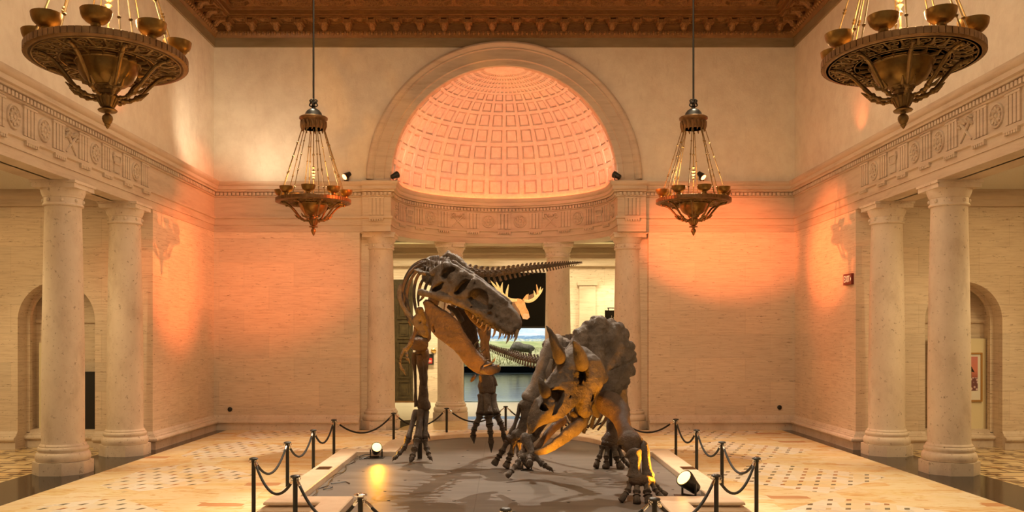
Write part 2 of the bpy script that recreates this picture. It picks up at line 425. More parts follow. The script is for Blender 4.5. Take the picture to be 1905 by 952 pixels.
c = mix(t, math_(t, 'MULTIPLY', math_(t, 'MAXIMUM', jx, jy), .6), c, (.07,.05,.035))
t.links.new(c, b.inputs['Base Color']); bump(t, b, n1, .1, .01)
m, t, b = nm('curb stone', rough=.3, spec=.4); M['curb'] = m
n1 = noise(t, pos(t, (1.6,1.6,3)), 2.2, 6, .6, 1)
t.links.new(ramp(t, n1, [(.3,(.66,.47,.31)),(.7,(.80,.63,.46))]), b.inputs['Base Color'])
# ================================================================ THE ROOM
HW = 7.53            # half width of the hall
YB = 23.0            # end wall
def arch_wall(mb, cx, hw, zs, x0, x1, z0, z1, y0, y1, n=48, steps_below=True):
    arc = [(cx+hw*math.cos(PI*i/n), zs+hw*math.sin(PI*i/n)) for i in range(n+1)]   # from right to left
    def ext(q):
        a, b = q[0]-cx, q[1]-zs
        # project on the outer rectangle
        k = 1e9
        if a > 1e-9: k = min(k, (x1-cx)/a)
        if a < -1e-9: k = min(k, (x0-cx)/a)
        if b > 1e-9: k = min(k, (z1-zs)/b)
        return (cx+a*k, zs+b*k)
    angs = sorted(set([PI*i/n for i in range(n+1)]+[math.atan2(z1-zs, x1-cx), math.atan2(z1-zs, x0-cx)]))
    arc = [(cx+hw*math.cos(a), zs+hw*math.sin(a)) for a in angs]
    for i in range(len(arc)-1):
        a, b = arc[i], arc[i+1]; c, d = ext(b), ext(a)
        q = [a, d, c, b]
        mb.add([(p[0], y0, p[1]) for p in q]+[(p[0], y1, p[1]) for p in q],
               [(0,1,2,3),(7,6,5,4),(0,3,7,4),(1,5,6,2)])
    if z0 < zs:
        mb.box(x0, cx-hw, y0, y1, z0, zs); mb.box(cx+hw, x1, y0, y1, z0, zs)
    return mb

# floor surfaces
def quad(x0, x1, y0, y1, z=0, t=.2): return MB().box(x0, x1, y0, y1, z-t, z)
struct('floor', quad(-7.17, 7.17, -3, 22.95), M['floor'])
k = MB()
for s in (-1, 1): k.box(min(s*7.17, s*8.32), max(s*7.17, s*8.32), -3, 19.1, -.2, 0); k.box(min(s*7.17,s*7.6), max(s*7.17,s*7.6), 19.1, 22.95, -.2, 0)
k.box(-7.6, -3.75, 22.95, 23.1, -.2, 0); k.box(3.75, 7.6, 22.95, 23.1, -.2, 0)
struct('floor_border', k, M['granite'])
k = MB()
for s in (-1, 1): k.box(min(s*8.32, s*13), max(s*8.32, s*13), -3, 19.9, -.2, 0)
struct('floor_aisle', k, M['aisle'])
CYA = 23.3           # centre of the apse's half circle
k = MB(); n = 48
def fan(mb, r0, r1, z0, z1):
    for i in range(n):
        a, b = PI*i/n, PI*(i+1)/n
        q = [(r0*math.cos(a), r0*math.sin(a)), (r1*math.cos(a), r1*math.sin(a)), (r1*math.cos(b), r1*math.sin(b)), (r0*math.cos(b), r0*math.sin(b))]
        mb.add([(x, CYA+y, z) for z in (z0, z1) for x, y in q], [(3,2,1,0),(4,5,6,7),(0,1,5,4),(1,2,6,5),(2,3,7,6),(3,0,4,7)])
fan(k, .001, 2.75, -.2, 0); k.box(-2.75, 2.75, 22.95, CYA, -.2, 0)
struct('floor_apse', k, M['apsefloor'])
k = MB(); fan(k, 2.75, 3.7, -.2, 0); k.box(-3.75, -2.75, 22.95, CYA, -.2, 0); k.box(2.75, 3.75, 22.95, CYA, -.2, 0)
struct('floor_apse_border', k, M['granite'])
k = MB().box(-9, 9, 27.1, 32.7, -.2, 0)
for i in range(n):
    a, b = PI*i/n, PI*(i+1)/n
    p = [(3.7*math.cos(a), CYA+3.7*math.sin(a)), (3.7*math.cos(b), CYA+3.7*math.sin(b))]
    k.add([(p[0][0],p[0][1],-.001),(p[0][0],27.1,-.001),(p[1][0],27.1,-.001),(p[1][0],p[1][1],-.001)], [(0,1,2,3)])
for s in (-1, 1): k.box(min(s*3.7, s*9), max(s*3.7, s*9), 23.7, 27.1, -.2, -.001)
struct('floor_gallery', k, M['hallfloor'])

# entablature profile (offset from the wall plane, height)
ENT = [(-.35,5.13),(.012,5.13),(.012,5.30),(.03,5.30),(.03,5.455),(.065,5.475),(.065,5.53),(.015,5.535),(.015,6.02),(.05,6.03),(.05,6.06),(.035,6.06),(.035,6.15),
       (.11,6.155),(.12,6.19),(.16,6.21),(.16,6.29),(.175,6.30),(.20,6.33),(.215,6.38),(.215,6.41),(-.05,6.43),(-.35,6.43)]
RA, KD = 2.94, .885
arcp = [(-RA*math.cos(PI*i/40), CYA+RA*KD*math.sin(PI*i/40)) for i in range(41)]
pathL = [(-HW, -3), (-HW, YB), (-3.66, YB)]
pathR = [(3.66, YB), (HW, YB), (HW, -3)]
pathA = [(-3.66, YB), (-3.66, YB-.09), (-2.94, YB-.09)]+arcp+[(2.94, YB-.09), (3.66, YB-.09), (3.66, YB)]
struct('trim_1', MB().sweep(pathL, ENT), M['travtrim'], 28)
struct('trim_2', MB().sweep(pathR, ENT), M['travtrim'], 28)
ENTA = [(-.72,5.13)]+ENT[1:-2]+[(.195,6.412),(.19,6.36),(.03,6.36),(.02,6.43),(-.72,6.43)]
struct('trim_3', MB().sweep(pathA[1:-1], [(max(o,-.72), z) for o, z in ENTA]), M['travtrim'], 28)
# inner half of the entablatures over the side columns, down to the aisle
k = MB()
for s in (-1, 1): k.box(min(s*(HW+.3), s*8.22), max(s*(HW+.3), s*8.22), -3, 19.05, 5.13, 5.95)
struct('trim_4', k, M['travtrim'])

def along(path, pitch, start=0.0, end=0.0):
    L = [Vector(p).to_2d() for p in path]; segs = [(L[i+1]-L[i]).length for i in range(len(L)-1)]
    T = sum(segs); d = start
    while d <= T-end+1e-6:
        a = d; i = 0
        while i < len(segs)-1 and a > segs[i]: a -= segs[i]; i += 1
        t = (L[i+1]-L[i]).normalized(); p = L[i]+t*a
        yield p, t, Vector((t.y, -t.x)); d += pitch
def dentils(path, start=.06, end=.06):
    k = MB()
    for p, t, nn in along(path, .105, start, end):
        c = p+nn*.055; k.obox((c.x, c.y, 6.10), (t.x*.032, t.y*.032, 0), (nn.x*.035, nn.y*.035, 0), (0,0,.037))
    return k
def fr(p, t, nn):   # local frame -> world on the frieze
    return lambda a, z, o: (p.x+t.x*a+nn.x*o, p.y+t.y*a+nn.y*o, z)
ZF = 5.775
def rosette(k, f, p, t, nn, R=.185):
    prof = [(R*1.06,.0),(R*1.06,.012),(R,.028),(R*.9,.03),(R*.84,.012),(R*.62,.006),(R*.56,.022),(R*.40,.03),(R*.34,.012),(R*.22,.012),(R*.16,.034),(0.002,.042)]
    n_ = 20; vs, fs = [], []
    for r, o in prof:
        for j in range(n_):
            a = 2*PI*j/n_; rr = r*(1+(.06*math.cos(8*a) if R*.3 < r < R*.86 else 0))
            vs.append(f(rr*math.cos(a), ZF+rr*math.sin(a), o+.013))
    for i in range(len(prof)-1):
        for j in range(n_): q = (j+1) % n_; fs.append((i*n_+j, i*n_+q, (i+1)*n_+q, (i+1)*n_+j))
    k.add(vs, fs)
    for j in range(8):
        a = 2*PI*j/8; k.tube([f(R*.3*math.cos(a), ZF+R*.3*math.sin(a), .03), f(R*.74*math.cos(a), ZF+R*.74*math.sin(a), .03)], [.014,.03], 5)
def triglyph(k, f, p, t, nn):
    for a in (-.15,-.05,.05,.15): k.obox(f(a, ZF, .022), (t.x*.036,t.y*.036,0), (nn.x*.02,nn.y*.02,0), (0,0,.222))
    k.obox(f(0, ZF+.226, .026), (t.x*.2,t.y*.2,0), (nn.x*.024,nn.y*.024,0), (0,0,.018))
    k.obox(f(0, 5.455, .05), (t.x*.19,t.y*.19,0), (nn.x*.03,nn.y*.03,0), (0,0,.016))
    for j in range(6): k.obox(f(-.16+j*.064, 5.418, .05), (t.x*.022,t.y*.022,0), (nn.x*.026,nn.y*.026,0), (0,0,.022))
def crossed(k, f, p, t, nn):
    for s in (-1, 1):
        k.tube([f(-.17*s, ZF-.19, .02), f(.15*s, ZF+.12, .03)], [.02,.028], 6)
        for a, z, r in ((.15,.12,.045),(.10,.16,.04),(.19,.07,.035),(.05,.12,.035),(.17,.18,.03)):
            k.tube([f(a*s-.03, ZF+z-.02, .02), f(a*s, ZF+z, .045), f(a*s+.03, ZF+z+.03, .02)], [r*.5,r,r*.4], 6)
def fasces(k, f, p, t, nn):
    for a in (-.10,-.05,0,.05,.10): k.tube([f(a, ZF-.20, .02), f(a, ZF+.12, .02)], .022, 6)
    k.obox(f(0, ZF+.15, .03), (t.x*.16,t.y*.16,0), (nn.x*.025,nn.y*.025,0), (0,0,.03))
    k.obox(f(0, ZF-.02, .03), (t.x*.13,t.y*.13,0), (nn.x*.02,nn.y*.02,0), (0,0,.02))
    for a in (-.12, .12): k.tube([f(a, ZF+.18, .03), f(a*1.3, ZF+.10, .04), f(a*1.1, ZF+.02, .03)], [.02,.03,.015], 6)
kinds = {'r': rosette, 'c': crossed, 'f': fasces}
def frieze(pts, seq):
    k = MB()
    for (p, t, nn), q in zip(pts, seq):
        if q == '.': continue
        f = fr(p, t, nn); (triglyph if q == 't' else kinds[q])(k, f, p, t, nn)
    return k
EY = []
for s, nm_ in ((-1, 'trim_5'), (1, 'trim_6')):
    seq = 'rfrcrrf' if s < 0 else 'rfrrcrrf'
    seq = ('rfrcrr' if s < 0 else 'rfrrcr')+'frcrrfrcrrfrc'
    k = MB()
    for i in range(17):
        y = 18.08-.9*i if s < 0 else 18.02-.9*i
        p = Vector((s*HW, y)); nn = Vector((-s, 0)); t = Vector((0, 1)); 
        f = fr(p, t, nn); kinds[seq[i]](k, f, p, t, nn)
        p2 = Vector((s*HW, y+.45)); triglyph(k, fr(p2, t, nn), p2, t, nn)
    d = dentils([(s*HW, -3), (s*HW, YB-.06)] if s < 0 else [(s*HW, YB-.06), (s*HW, -3)]); k.add(d.v, d.f)
    d = dentils([(-HW+.06, YB), (-3.66, YB)] if s < 0 else [(3.66, YB), (HW-.06, YB)]); k.add(d.v, d.f)
    struct(nm_, k, M['travtrim'])
k = dentils([(-3.64, YB-.09), (-2.94, YB-.09)]+arcp+[(2.94, YB-.09), (3.64, YB-.09)])
seqA = 'rtftrtctrtrtctrtftr'
for i in range(19):
    a = PI*(.045+.91*i/18)
    p = Vector((-RA*math.cos(a), CYA+RA*KD*math.sin(a))); t = Vector((math.sin(a), KD*math.cos(a))).normalized(); nn = Vector((t.y, -t.x))
    f = fr(p, t, nn); (triglyph if seqA[i] == 't' else kinds[seqA[i]])(k, f, p, t, nn)
for s in (-1, 1):
    p = Vector((s*3.3, YB-.09)); f = fr(p, Vector((1,0)), Vector((0,-1))); triglyph(k, f, p, Vector((1,0)), Vector((0,-1)))
struct('trim_7', k, M['travtrim'])

# walls
for s, nm_ in ((-1, 'left'), (1, 'right')):
    a, b = sorted((s*HW, s*(HW+.6)))
    struct('wall_'+nm_, MB().box(a, b, -3, YB+.6, 6.40, 10.8), M['plaster'])
    a, b = sorted((s*HW, s*8.22))
    struct('wall_%s_pier' % nm_, MB().box(a, b, 19.0, YB+.6, 0, 5.128), M['trav'])
k = MB(); arch_wall(k, 0, 2.95, 6.48, -HW, HW, 6.40, 10.8, YB, YB+.25, 64)
struct('wall_back', k, M['plaster'])
struct('wall_back_left', MB().box(-HW, -3.75, YB, YB+.75, 0, 5.128), M['trav'])
struct('wall_back_right', MB().box(3.75, HW, YB, YB+.75, 0, 5.128), M['trav'])
k = MB().box(-3.80, -3.54, YB+.26, YB+.75, 0, 5.128); struct('trim_17', k, M['trav']); k = MB().box(3.54, 3.80, YB+.26, YB+.75, 0, 5.128); struct('trim_18', k, M['trav'])
k = MB().box(-HW, -3.66, YB+.02, YB+.6, 5.1, 6.42); k.box(3.66, HW, YB+.02, YB+.6, 5.1, 6.42)
struct('wall_back_upper', k, M['trav'])
# arch round the half dome
k = MB(); prof = [(2.93,.25),(2.93,-.02),(2.95,-.04),(3.09,-.045),(3.10,-.075),(3.115,-.085),(3.13,-.08),(3.36,-.09),(3.37,-.12),(3.385,-.125),(3.40,-.115),(3.43,-.13),(3.46,-.165),(3.50,-.18),(3.54,-.165),(3.56,-.12),(3.57,.02)]
vs, fs = [], []; n_ = 72; m_ = len(prof)
for i in range(n_+1):
    a = PI*i/n_
    for r, o in prof: vs.append((r*math.cos(a), YB+o, 6.48+r*math.sin(a)))
for i in range(n_):
    for j in range(m_-1): fs.append((i*m_+j, i*m_+j+1, (i+1)*m_+j+1, (i+1)*m_+j))
k.add(vs, fs)
for s in (-1, 1): k.box(min(s*2.93, s*3.55), max(s*2.93, s*3.55), YB-.085, YB+.2, 6.40, 6.48)
struct('trim_8', k, M['travtrim'], 30)
# coffered half dome
k = MB(); RD = 2.95; C0 = Vector((0, YB+.02, 6.46))
def sph(az, el, r): return (C0.x-r*math.cos(el)*math.cos(az), C0.y+.97*r*math.cos(el)*math.sin(az), C0.z+r*math.sin(el))
def cell(a0, a1, e0, e1, fa, fe, dep, rise):
    ca, ce, ha, he = (a0+a1)/2, (e0+e1)/2, (a1-a0)/2, (e1-e0)/2
    rings = [(1,1,0),(fa,fe,0),(fa*.985,fe*.985,dep),(fa*.86,fe*.86,dep),(fa*.74,fe*.74,dep-rise)]
    base = len(k.v); vs = []; fs = []
    sub = 3
    for A, E, d in rings:
        for q in range(4):
            for w in range(sub):
                u = w/sub
                x, y = [(-1+2*u,-1),(1,-1+2*u),(1-2*u,1),(-1,1-2*u)][q]
                vs.append(sph(ca+ha*A*x, ce+he*E*y, RD+d))
    m = 4*sub
    for i in range(len(rings)-1):
        for j in range(m): fs.append((i*m+j, i*m+(j+1)%m, (i+1)*m+(j+1)%m, (i+1)*m+j))
    fs.append([(len(rings)-1)*m+j for j in range(m)])
    k.add(vs, fs)
R_ = math.radians
els = [0,1.0,11,20.5,30,39.5,48.6,56.2,62.4]
for r in range(1, len(els)-1):
    for c in range(18): cell(R_(c*10), R_(c*10+10), R_(els[r]), R_(els[r+1]), .76, .78, .06, .042)
for c in range(36):
    k.add([sph(R_(c*5), R_(-6), RD), sph(R_(c*5+5), R_(-6), RD), sph(R_(c*5+5), R_(1.0), RD), sph(R_(c*5), R_(1.0), RD)], [(0,1,2,3)])
    for e0, e1 in ((62.4,66),(66,69.5),(69.5,73),(73,76.5),(76.5,80)): cell(R_(c*5), R_(c*5+5), R_(e0), R_(e1), .62, .62, .03, .0)
    for e0, e1 in ((80,84),(84,89.9)): k.add([sph(R_(c*5), R_(e0), RD), sph(R_(c*5+5), R_(e0), RD), sph(R_(c*5+5), R_(e1), RD), sph(R_(c*5), R_(e1), RD)], [(0,1,2,3)])
struct('ceiling_dome', k, M['dome'], 25)

lamp = MB().tube([(-(RA-.11)*math.cos(PI*(.02+.96*i/48)), CYA+(RA*KD-.11)*math.sin(PI*(.02+.96*i/48)), 6.385) for i in range(49)], .014, 8)
m, t, b = nm('orange strip light', (1,.3,.1), .4); b.inputs['Emission Color'].default_value = (1,.13,.02,1); b.inputs['Emission Strength'].default_value = 28
struct('trim_19', lamp, m)  # glowing strip out of sight behind the cornice lip, reddens the dome foot
# skirting along the walls
SK = [(0,0),(.10,0),(.10,.165),(.115,.168),(.15,.185),(.16,.215),(.15,.245),(.115,.262),(.08,.265),(.08,.285),(.06,.29),(.05,.31),(.05,.325),(.03,.33),(.02,.355),(.008,.37),(0,.38)]
struct('baseboard_left', MB().sweep([(-8.2, 19.0), (-HW, 19.0), (-HW, YB), (-3.75, YB)], SK), M['travcol'], 28)
struct('baseboard_right', MB().sweep([(3.75, YB), (HW, YB), (HW, 19.0), (8.2, 19.0)], SK), M['travcol'], 28)

# aisles: end wall with an arched niche, outer wall, ceiling
for s, nm_, cx in ((-1, 'left', -9.62), (1, 'right', 9.87)):
    x0, x1 = sorted((s*8.2, s*13.0))
    k = MB(); arch_wall(k, cx, .83, 2.76, x0, x1, 0, 5.6, 19.05, 19.4)
    struct('wall_%s_aisle' % nm_, k, M['trav'])
    k = MB(); arch_wall(k, cx, .76, 2.76, cx-.9, cx+.9, 0, 3.8, 19.4, 19.5); k.box(cx-.9, cx+.9, 19.75, 19.9, 0, 3.8)
    k.box(cx-.9, cx-.8, 19.5, 19.75, 0, 3.8); k.box(cx+.8, cx+.9, 19.5, 19.75, 0, 3.8); k.box(cx-.9, cx+.9, 19.5, 19.75, 3.7, 3.8)
    k.box(cx-.8, cx+.8, 19.7, 19.75, 2.72, 2.80)
    struct('wall_%s_niche' % nm_, k, M['trav'])
    lo, hi = cx-.83, cx+.83
    k = MB().sweep([(x0, 19.05), (lo, 19.05)], SK); k.sweep([(hi, 19.05), (x1, 19.05)], SK)
    k.sweep([(lo-.01, 19.4), (hi+.01, 19.4)], [(max(o-.05,-.02) if o else -.3, z) for o, z in SK])
    struct('baseboard_%s_aisle' % nm_, k, M['travcol'], 28)
    xa, xb = sorted((s*13.0, s*13.2))
    struct('wall_%s_outer' % nm_, MB().box(xa, xb, -3, 19.4, 0, 5.6), M['trav'])
    struct('ceiling_%s_aisle' % nm_, MB().box(min(s*8.2,s*13.2), max(s*8.2,s*13.2), -3, 19.5, 5.55, 5.75), M['rough'])
    k = MB(); w = [(0,5.2),(.10,5.2),(.13,5.26),(.13,5.34),(.18,5.40),(.18,5.55),(0,5.55)]
    k.sweep([(x0, 19.05), (x1, 19.05)], w)
    struct('trim_%d' % (9 if s < 0 else 10), k, M['travtrim'])

# timber ceiling: stone band, carved cornice with brackets, coffers
ZT = 9.91
rect = [(-HW, -3), (-HW, YB), (HW, YB), (HW, -3)]
m, t, b = nm('stone band', rough=.6); M['band'] = m
t.links.new(ramp(t, noise(t, pos(t, (1,1,5)), 1.5, 6), [(.3,(.22,.16,.08)),(.7,(.33,.25,.14))]), b.inputs['Base Color'])
struct('trim_11', MB().sweep(rect, [(-.05,ZT),(.05,ZT),(.05,ZT+.25),(-.05,ZT+.25)]), M['band'])
struct('trim_12', MB().sweep(rect, [(-.05,10.14),(.07,10.14),(.09,10.16),(.13,10.19),(.17,10.26),(.17,10.285),(.14,10.29),(.14,10.50),(.56,10.52),(.56,10.55),(.60,10.56),(.60,10.70),(.56,10.72),(-.05,10.85)]), M['wood'], 25)
k = MB()
for path in ([(-HW, 8), (-HW, YB-.1)], [(-HW, YB), (HW, YB)], [(HW, YB-.1), (HW, 8)]):
    for p, tt, nn in along(path, .125, .25, .2):     # egg moulding
        c = p+nn*.155; k.tube([(c.x, c.y, 10.17), (c.x+nn.x*.02, c.y+nn.y*.02, 10.22), (c.x+nn.x*.03, c.y+nn.y*.03, 10.27)], [.02,.048,.03], 6)
    L = (Vector(path[1])-Vector(path[0])).length; nb = int(L/.635); pit = (L-.9)/nb
    for i, (p, tt, nn) in enumerate(along(path, pit, .45, .4)):      # brackets
        f = lambda a, o, z: (p.x+tt.x*a+nn.x*o, p.y+tt.y*a+nn.y*o, z)
        for a in (-.09, .09): k.obox(f(a, .32, 10.45), (tt.x*.02,tt.y*.02,0), (nn.x*.18,nn.y*.18,0), (0,0,.06))
        k.obox(f(0, .30, 10.44), (tt.x*.085,tt.y*.085,0), (nn.x*.16,nn.y*.16,0), (0,0,.045))
        k.tube([f(0,.15,10.30), f(0,.22,10.33), f(0,.27,10.40), f(0,.36,10.45), f(0,.46,10.44)], [.05,.085,.08,.07,.045], 8)
        g = lambda a, o, z: (p.x+tt.x*(a+pit/2)+nn.x*o, p.y+tt.y*(a+pit/2)+nn.y*o, z)
        if i < nb:                                   # panel with an oval rosette between brackets
            for a, o, ha, ho in ((-.17,.34,.025,.18),(.17,.34,.025,.18),(0,.17,.19,.025),(0,.52,.19,.025)):
                k.obox(g(a, o, 10.49), (tt.x*ha,tt.y*ha,0), (nn.x*ho,nn.y*ho,0), (0,0,.025))
            k.ball(g(0,.34,10.52), .1, 6, (1,1,.55))
struct('trim_13', k, M['woodcarve'])
struct('ceiling', MB().box(-HW, HW, -3, YB, 10.95, 11.1), M['wood'])
k = MB()
def octo(cx, cy, h, ch, z): return [(cx+a, cy+b_, z) for a, b_ in ((h,-h+ch),(h,h-ch),(h-ch,h),(-h+ch,h),(-h,h-ch),(-h,-h+ch),(-h+ch,-h),(h-ch,-h))]
for i in range(-8, 9):
    for j in range(12):
        cx, cy = i*.84, 21.92-j*.84
        L = [octo(cx,cy,.42,.06,10.72), octo(cx,cy,.37,.16,10.72), octo(cx,cy,.35,.155,10.80), octo(cx,cy,.29,.13,10.80), octo(cx,cy,.27,.12,10.88), octo(cx,cy,.19,.08,10.88), octo(cx,cy,.17,.07,10.94)]
        vs = [v for r in L for v in r]; fs = []
        for q in range(len(L)-1):
            for w in range(8): fs.append((q*8+w, q*8+(w+1)%8, (q+1)*8+(w+1)%8, (q+1)*8+w))
        k.add(vs, fs); k.ball((cx, cy, 10.93), .1, 5, (1,1,.5))
struct('ceiling_coffers', k, M['woodcarve'])
k = MB()
for i in range(-8, 8): pass
struct('trim_14', MB().sweep([(-HW+.55, -3), (-HW+.55, YB-.55), (HW-.55, YB-.55), (HW-.55, -3)], [(-.05,10.66),(.12,10.66),(.14,10.74),(-.05,10.78)]), M['wood'])

# gallery beyond the apse
YG = 32.7
k = MB().box(-9, -1.52, YG, YG+.5, 0, 5.6); k.box(1.57, 9, YG, YG+.5, 0, 5.6); k.box(-1.52, 1.57, YG, YG+.5, 2.74, 5.6)
struct('wall_gallery', k, M['trav'])
k = MB().box(2.75, 3.35, YG-.18, YG, 0, 4.3); k.box(2.68, 3.42, YG-.24, YG, 4.3, 4.42); k.box(2.68, 3.42, YG-.24, YG, 0, .3)
k.box(1.62, 2.2, YG-.12, YG, 4.55, 4.7); k.box(1.62, 2.2, YG-.06, YG, 3.8, 4.55); k.box(-3.3, -1.6, YG-.1, YG, .0, .42); k.box(3.42, 9, YG-.1, YG, 0, .42)
struct('trim_15', k, M['travtrim'])
k = MB().box(-9, 9, 28.2, 28.9, 4.9, 5.35); k.box(-9, 9, 28.12, 28.98, 5.02, 5.08); k.box(-9, 9, 28.1, 29.0, 5.24, 5.35); k.box(-9, 9, 32.3, 32.7, 5.0, 5.45)
struct('trim_16', k, M['travtrim'])
m, t, b = nm('pale paint', (.80,.76,.58), .8); M['pale'] = m
struct('ceiling_gallery', MB().box(-9, 9, 26.85, 33, 5.5, 5.7).box(-9, -3.6, 23.7, 26.85, 5.5, 5.7).box(3.6, 9, 23.7, 26.85, 5.5, 5.7), M['pale'])
struct('wall_gallery_ends', MB().box(-9.2, -9, 23.6, 33.2, 0, 5.6).box(9, 9.2, 23.6, 33.2, 0, 5.6), M['trav'])
# doorway frame and the room with the diorama
k = MB().box(-1.62, -1.5, YG-.03, YG+.55, 0, 2.80); k.box(1.55, 1.66, YG-.03, YG+.55, 0, 2.80); k.box(-1.62, 1.66, YG-.03, YG+.55, 2.74, 2.82)
struct('door_frame', k, M['black'])
m, t, b = nm('dark lacquered boards', rough=.16, spec=.6); M['boards'] = m
n1 = noise(t, pos(t, (.4,2.2,1)), 1.5, 6)
t.links.new(ramp(t, n1, [(.35,(.13,.22,.25)),(.65,(.42,.54,.56))]), b.inputs['Base Color'])  # blue streaks: reflection of the lit diorama put into the floor colour
struct('floor_gallery_far', MB().box(-6, 6, YG+.5, 60, -.2, 0), M['boards'])
m, t, b = nm('dark wall paint', (.03,.03,.028), .7); M['darkwall'] = m
k = MB().box(-6.2, -6, YG+.5, 66, 0, 4); k.box(6, 6.2, YG+.5, 66, 0, 4); k.box(-6, 6, 60, 60.3, 0, .42); k.box(-6, 6, 60, 60.3, 3.4, 4)
struct('wall_diorama', k, M['darkwall']); struct('ceiling_diorama', MB().box(-6.2, 6.2, YG+.5, 60.3, 3.9, 4.1), M['darkwall'])

# ================================================================ COLUMNS
def make_column(label):
    t = thing('stone_column', label, 'column', (0,0,0), 'travertine columns round the hall')
    h = .50; c = .285
    oc = [(h,-h+c),(h,h-c),(h-c,h),(-h+c,h),(-h,h-c),(-h,-h+c),(-h+c,-h),(h-c,-h)]
    obj('plinth', MB().prism(oc, (0,0,0), (1,0,0), (0,1,0), (0,0,.22)), M['travcol'], t)
    pr = [(.42,.22),(.475,.225),(.495,.26),(.50,.30),(.488,.345),(.465,.375),(.445,.38),(.445,.40),(.455,.41),(.46,.435),(.452,.46),(.44,.47),(.425,.475),(.425,.50),(.415,.51),(.40,.53)]
    obj('base', MB().lathe(pr, n=48), M['travcol'], t, 40)
    sh = [(.395,.525),(.39,.56)]+[(.385-.055*max(0,(i/12-.25)/.75)**1.4, .6+4.1*i/12) for i in range(13)]+[(.345,4.72)]
    obj('shaft', MB().lathe(sh, n=48), M['travcol'], t, 40)
    cp = [(.33,4.70),(.365,4.71),(.372,4.73),(.36,4.75),(.345,4.757),(.345,4.85),(.36,4.86),(.365,4.88),(.372,4.89),(.39,4.93),(.405,4.98),(.408,5.005),(.38,5.01)]
    k = MB().lathe(cp, n=48); k.box(-.415,.415,-.415,.415,5.005,5.10); k.box(-.44,.44,-.44,.44,5.085,5.13)
    for i in range(8):
        a = PI/8+i*PI/4; k.ball((.35*math.cos(a), .35*math.sin(a), 4.803), .036, 6, (1,1,1))
        for q in range(12):
            pass
    obj('capital', k, M['travcol'], t, 40)
    return t
cols = [(-7.83,15.75,'near left travertine column in front of the arched niche with the dark panel'),
        (-7.78,18.2,'travertine column against the orange lit wall pier on the left side'),
        (7.9,15.75,'near right travertine column half hiding the framed picture in the niche'),
        (7.85,18.2,'travertine column beside the EXIT sign pier on the right side'),
        (-3.28,23.48,'travertine column at the left edge of the apse opening beside the dark bronze door'),
        (3.28,23.48,'travertine column at the right edge of the apse opening behind the frilled skull'),
        (-1.57,25.95,'inner left apse column behind the open jawed skeleton'),
        (1.57,25.95,'inner right apse column between the moose banner and the pale pilaster')]
c0 = None
for i, (x, y, lb) in enumerate(cols):
    if c0 is None: c0 = q = make_column(lb); c0.location = (x, y, 0)
    else: q = dup(c0, (x, y, 0), 0, lb)
    if y < 20: q.scale = (.91, .91, 1)
    else: q.scale = (1, 1, 1)

# ================================================================ PLATFORM
def ring_path(r, ext, front):
    # outline of the raised platform, clockwise from front centre; ext = outward offset
    x1, xs = 2.585+ext, 1.9+ext
    yb, yf = 15.57+ext, 11.17-ext*(1.2 if ext else 1)
    p = [(-x1, yf), (-x1, yb), (-xs, yb), (-xs, 16.85)]
    p += [(-xs*math.cos(PI*i/24), 16.85+(1.8+ext)*math.sin(PI*i/24)) for i in range(1, 24)]
    p += [(xs, 16.85), (xs, yb), (x1, yb), (x1, yf), (xs, yf), (xs, 10.0)]
    p += [(xs*math.cos(PI*i/24), 10.0-(1.0+ext)*math.sin(PI*i/24)) for i in range(1, 24)]
    p += [(-xs, 10.0), (-xs, yf)]
    return p
inn = ring_path(0, 0, 0); out = ring_path(0, .34, 0); tor = ring_path(0, .40, 0); n_ = len(inn)
def band(mb, A, za, B, zb):
    m = len(A); mb.add([(x,y,za) for x, y in A]+[(x,y,zb) for x, y in B], [(i,(i+1)%m,m+(i+1)%m,m+i) for i in range(m)])
def lerp(A, B, t): return [(a[0]+(b[0]-a[0])*t, a[1]+(b[1]-a[1])*t) for a, b in zip(A, B)]
ZC, ZG = .40, .31
tp = thing('stone_platform', 'low stone platform with rounded ends and grey board floor under the two skeletons', 'platform', (0, 13.4, 0))
k = MB(); lip = lerp(inn, out, 1.0); back = lerp(inn, out, .86)
rings = [(inn,ZG-.02),(inn,ZC-.012),(lerp(inn,out,.03),ZC),(lerp(inn,out,.97),ZC),(out,ZC-.012),(out,ZC-.035),(back,ZC-.045),(back,ZC-.06),(out,ZC-.065),(tor,ZC-.10),(tor,ZC-.16),(lerp(inn,tor,.98),ZC-.22),(out,ZC-.25),(out,0)]
for (A, za), (B, zb) in zip(rings[:-1], rings[1:]): band(k, A, za, B, zb)
obj('curb', k, M['curb'], tp, 30)
k = MB(); k.add([(x*.995, 13.4+(y-13.4)*.997, ZG) for x, y in inn], [list(range(n_))[::-1]])
obj('board_floor', k, M['grey'], tp, 0)
rr = random.Random(3); rv = 0
k = MB()
for i in range(-3, 4):
    for j in range(9):
        x = i*.78+rr.uniform(-.15,.15); y = 9.7+j*.82+rr.uniform(-.12,.12)
        if abs(x) > 1.7 and not 11.3 < y < 15.4: continue
        k.lathe([(.022,0),(.022,.003),(.012,.004),(.001,.004)], (x, y, ZG), 8)
o = obj('floor_bolts', k, M['black'], tp); o['kind'] = 'stuff'
for s, lb in ((-1, None), (1, None)):
    px = 603 if s < 0 else 1280
    c = P(px, 870.5, 2.0*F/243.5)
    k = MB().box(c.x-.105, c.x+.105, c.y-.13, c.y+.13, ZC-.01, ZC+.004)
    for i in range(7): k.box(c.x-.095, c.x+.095, c.y-.118+i*.036, c.y-.103+i*.036, ZC+.003, ZC+.009)
    obj('vent_plate', k, M['rim'], tp)
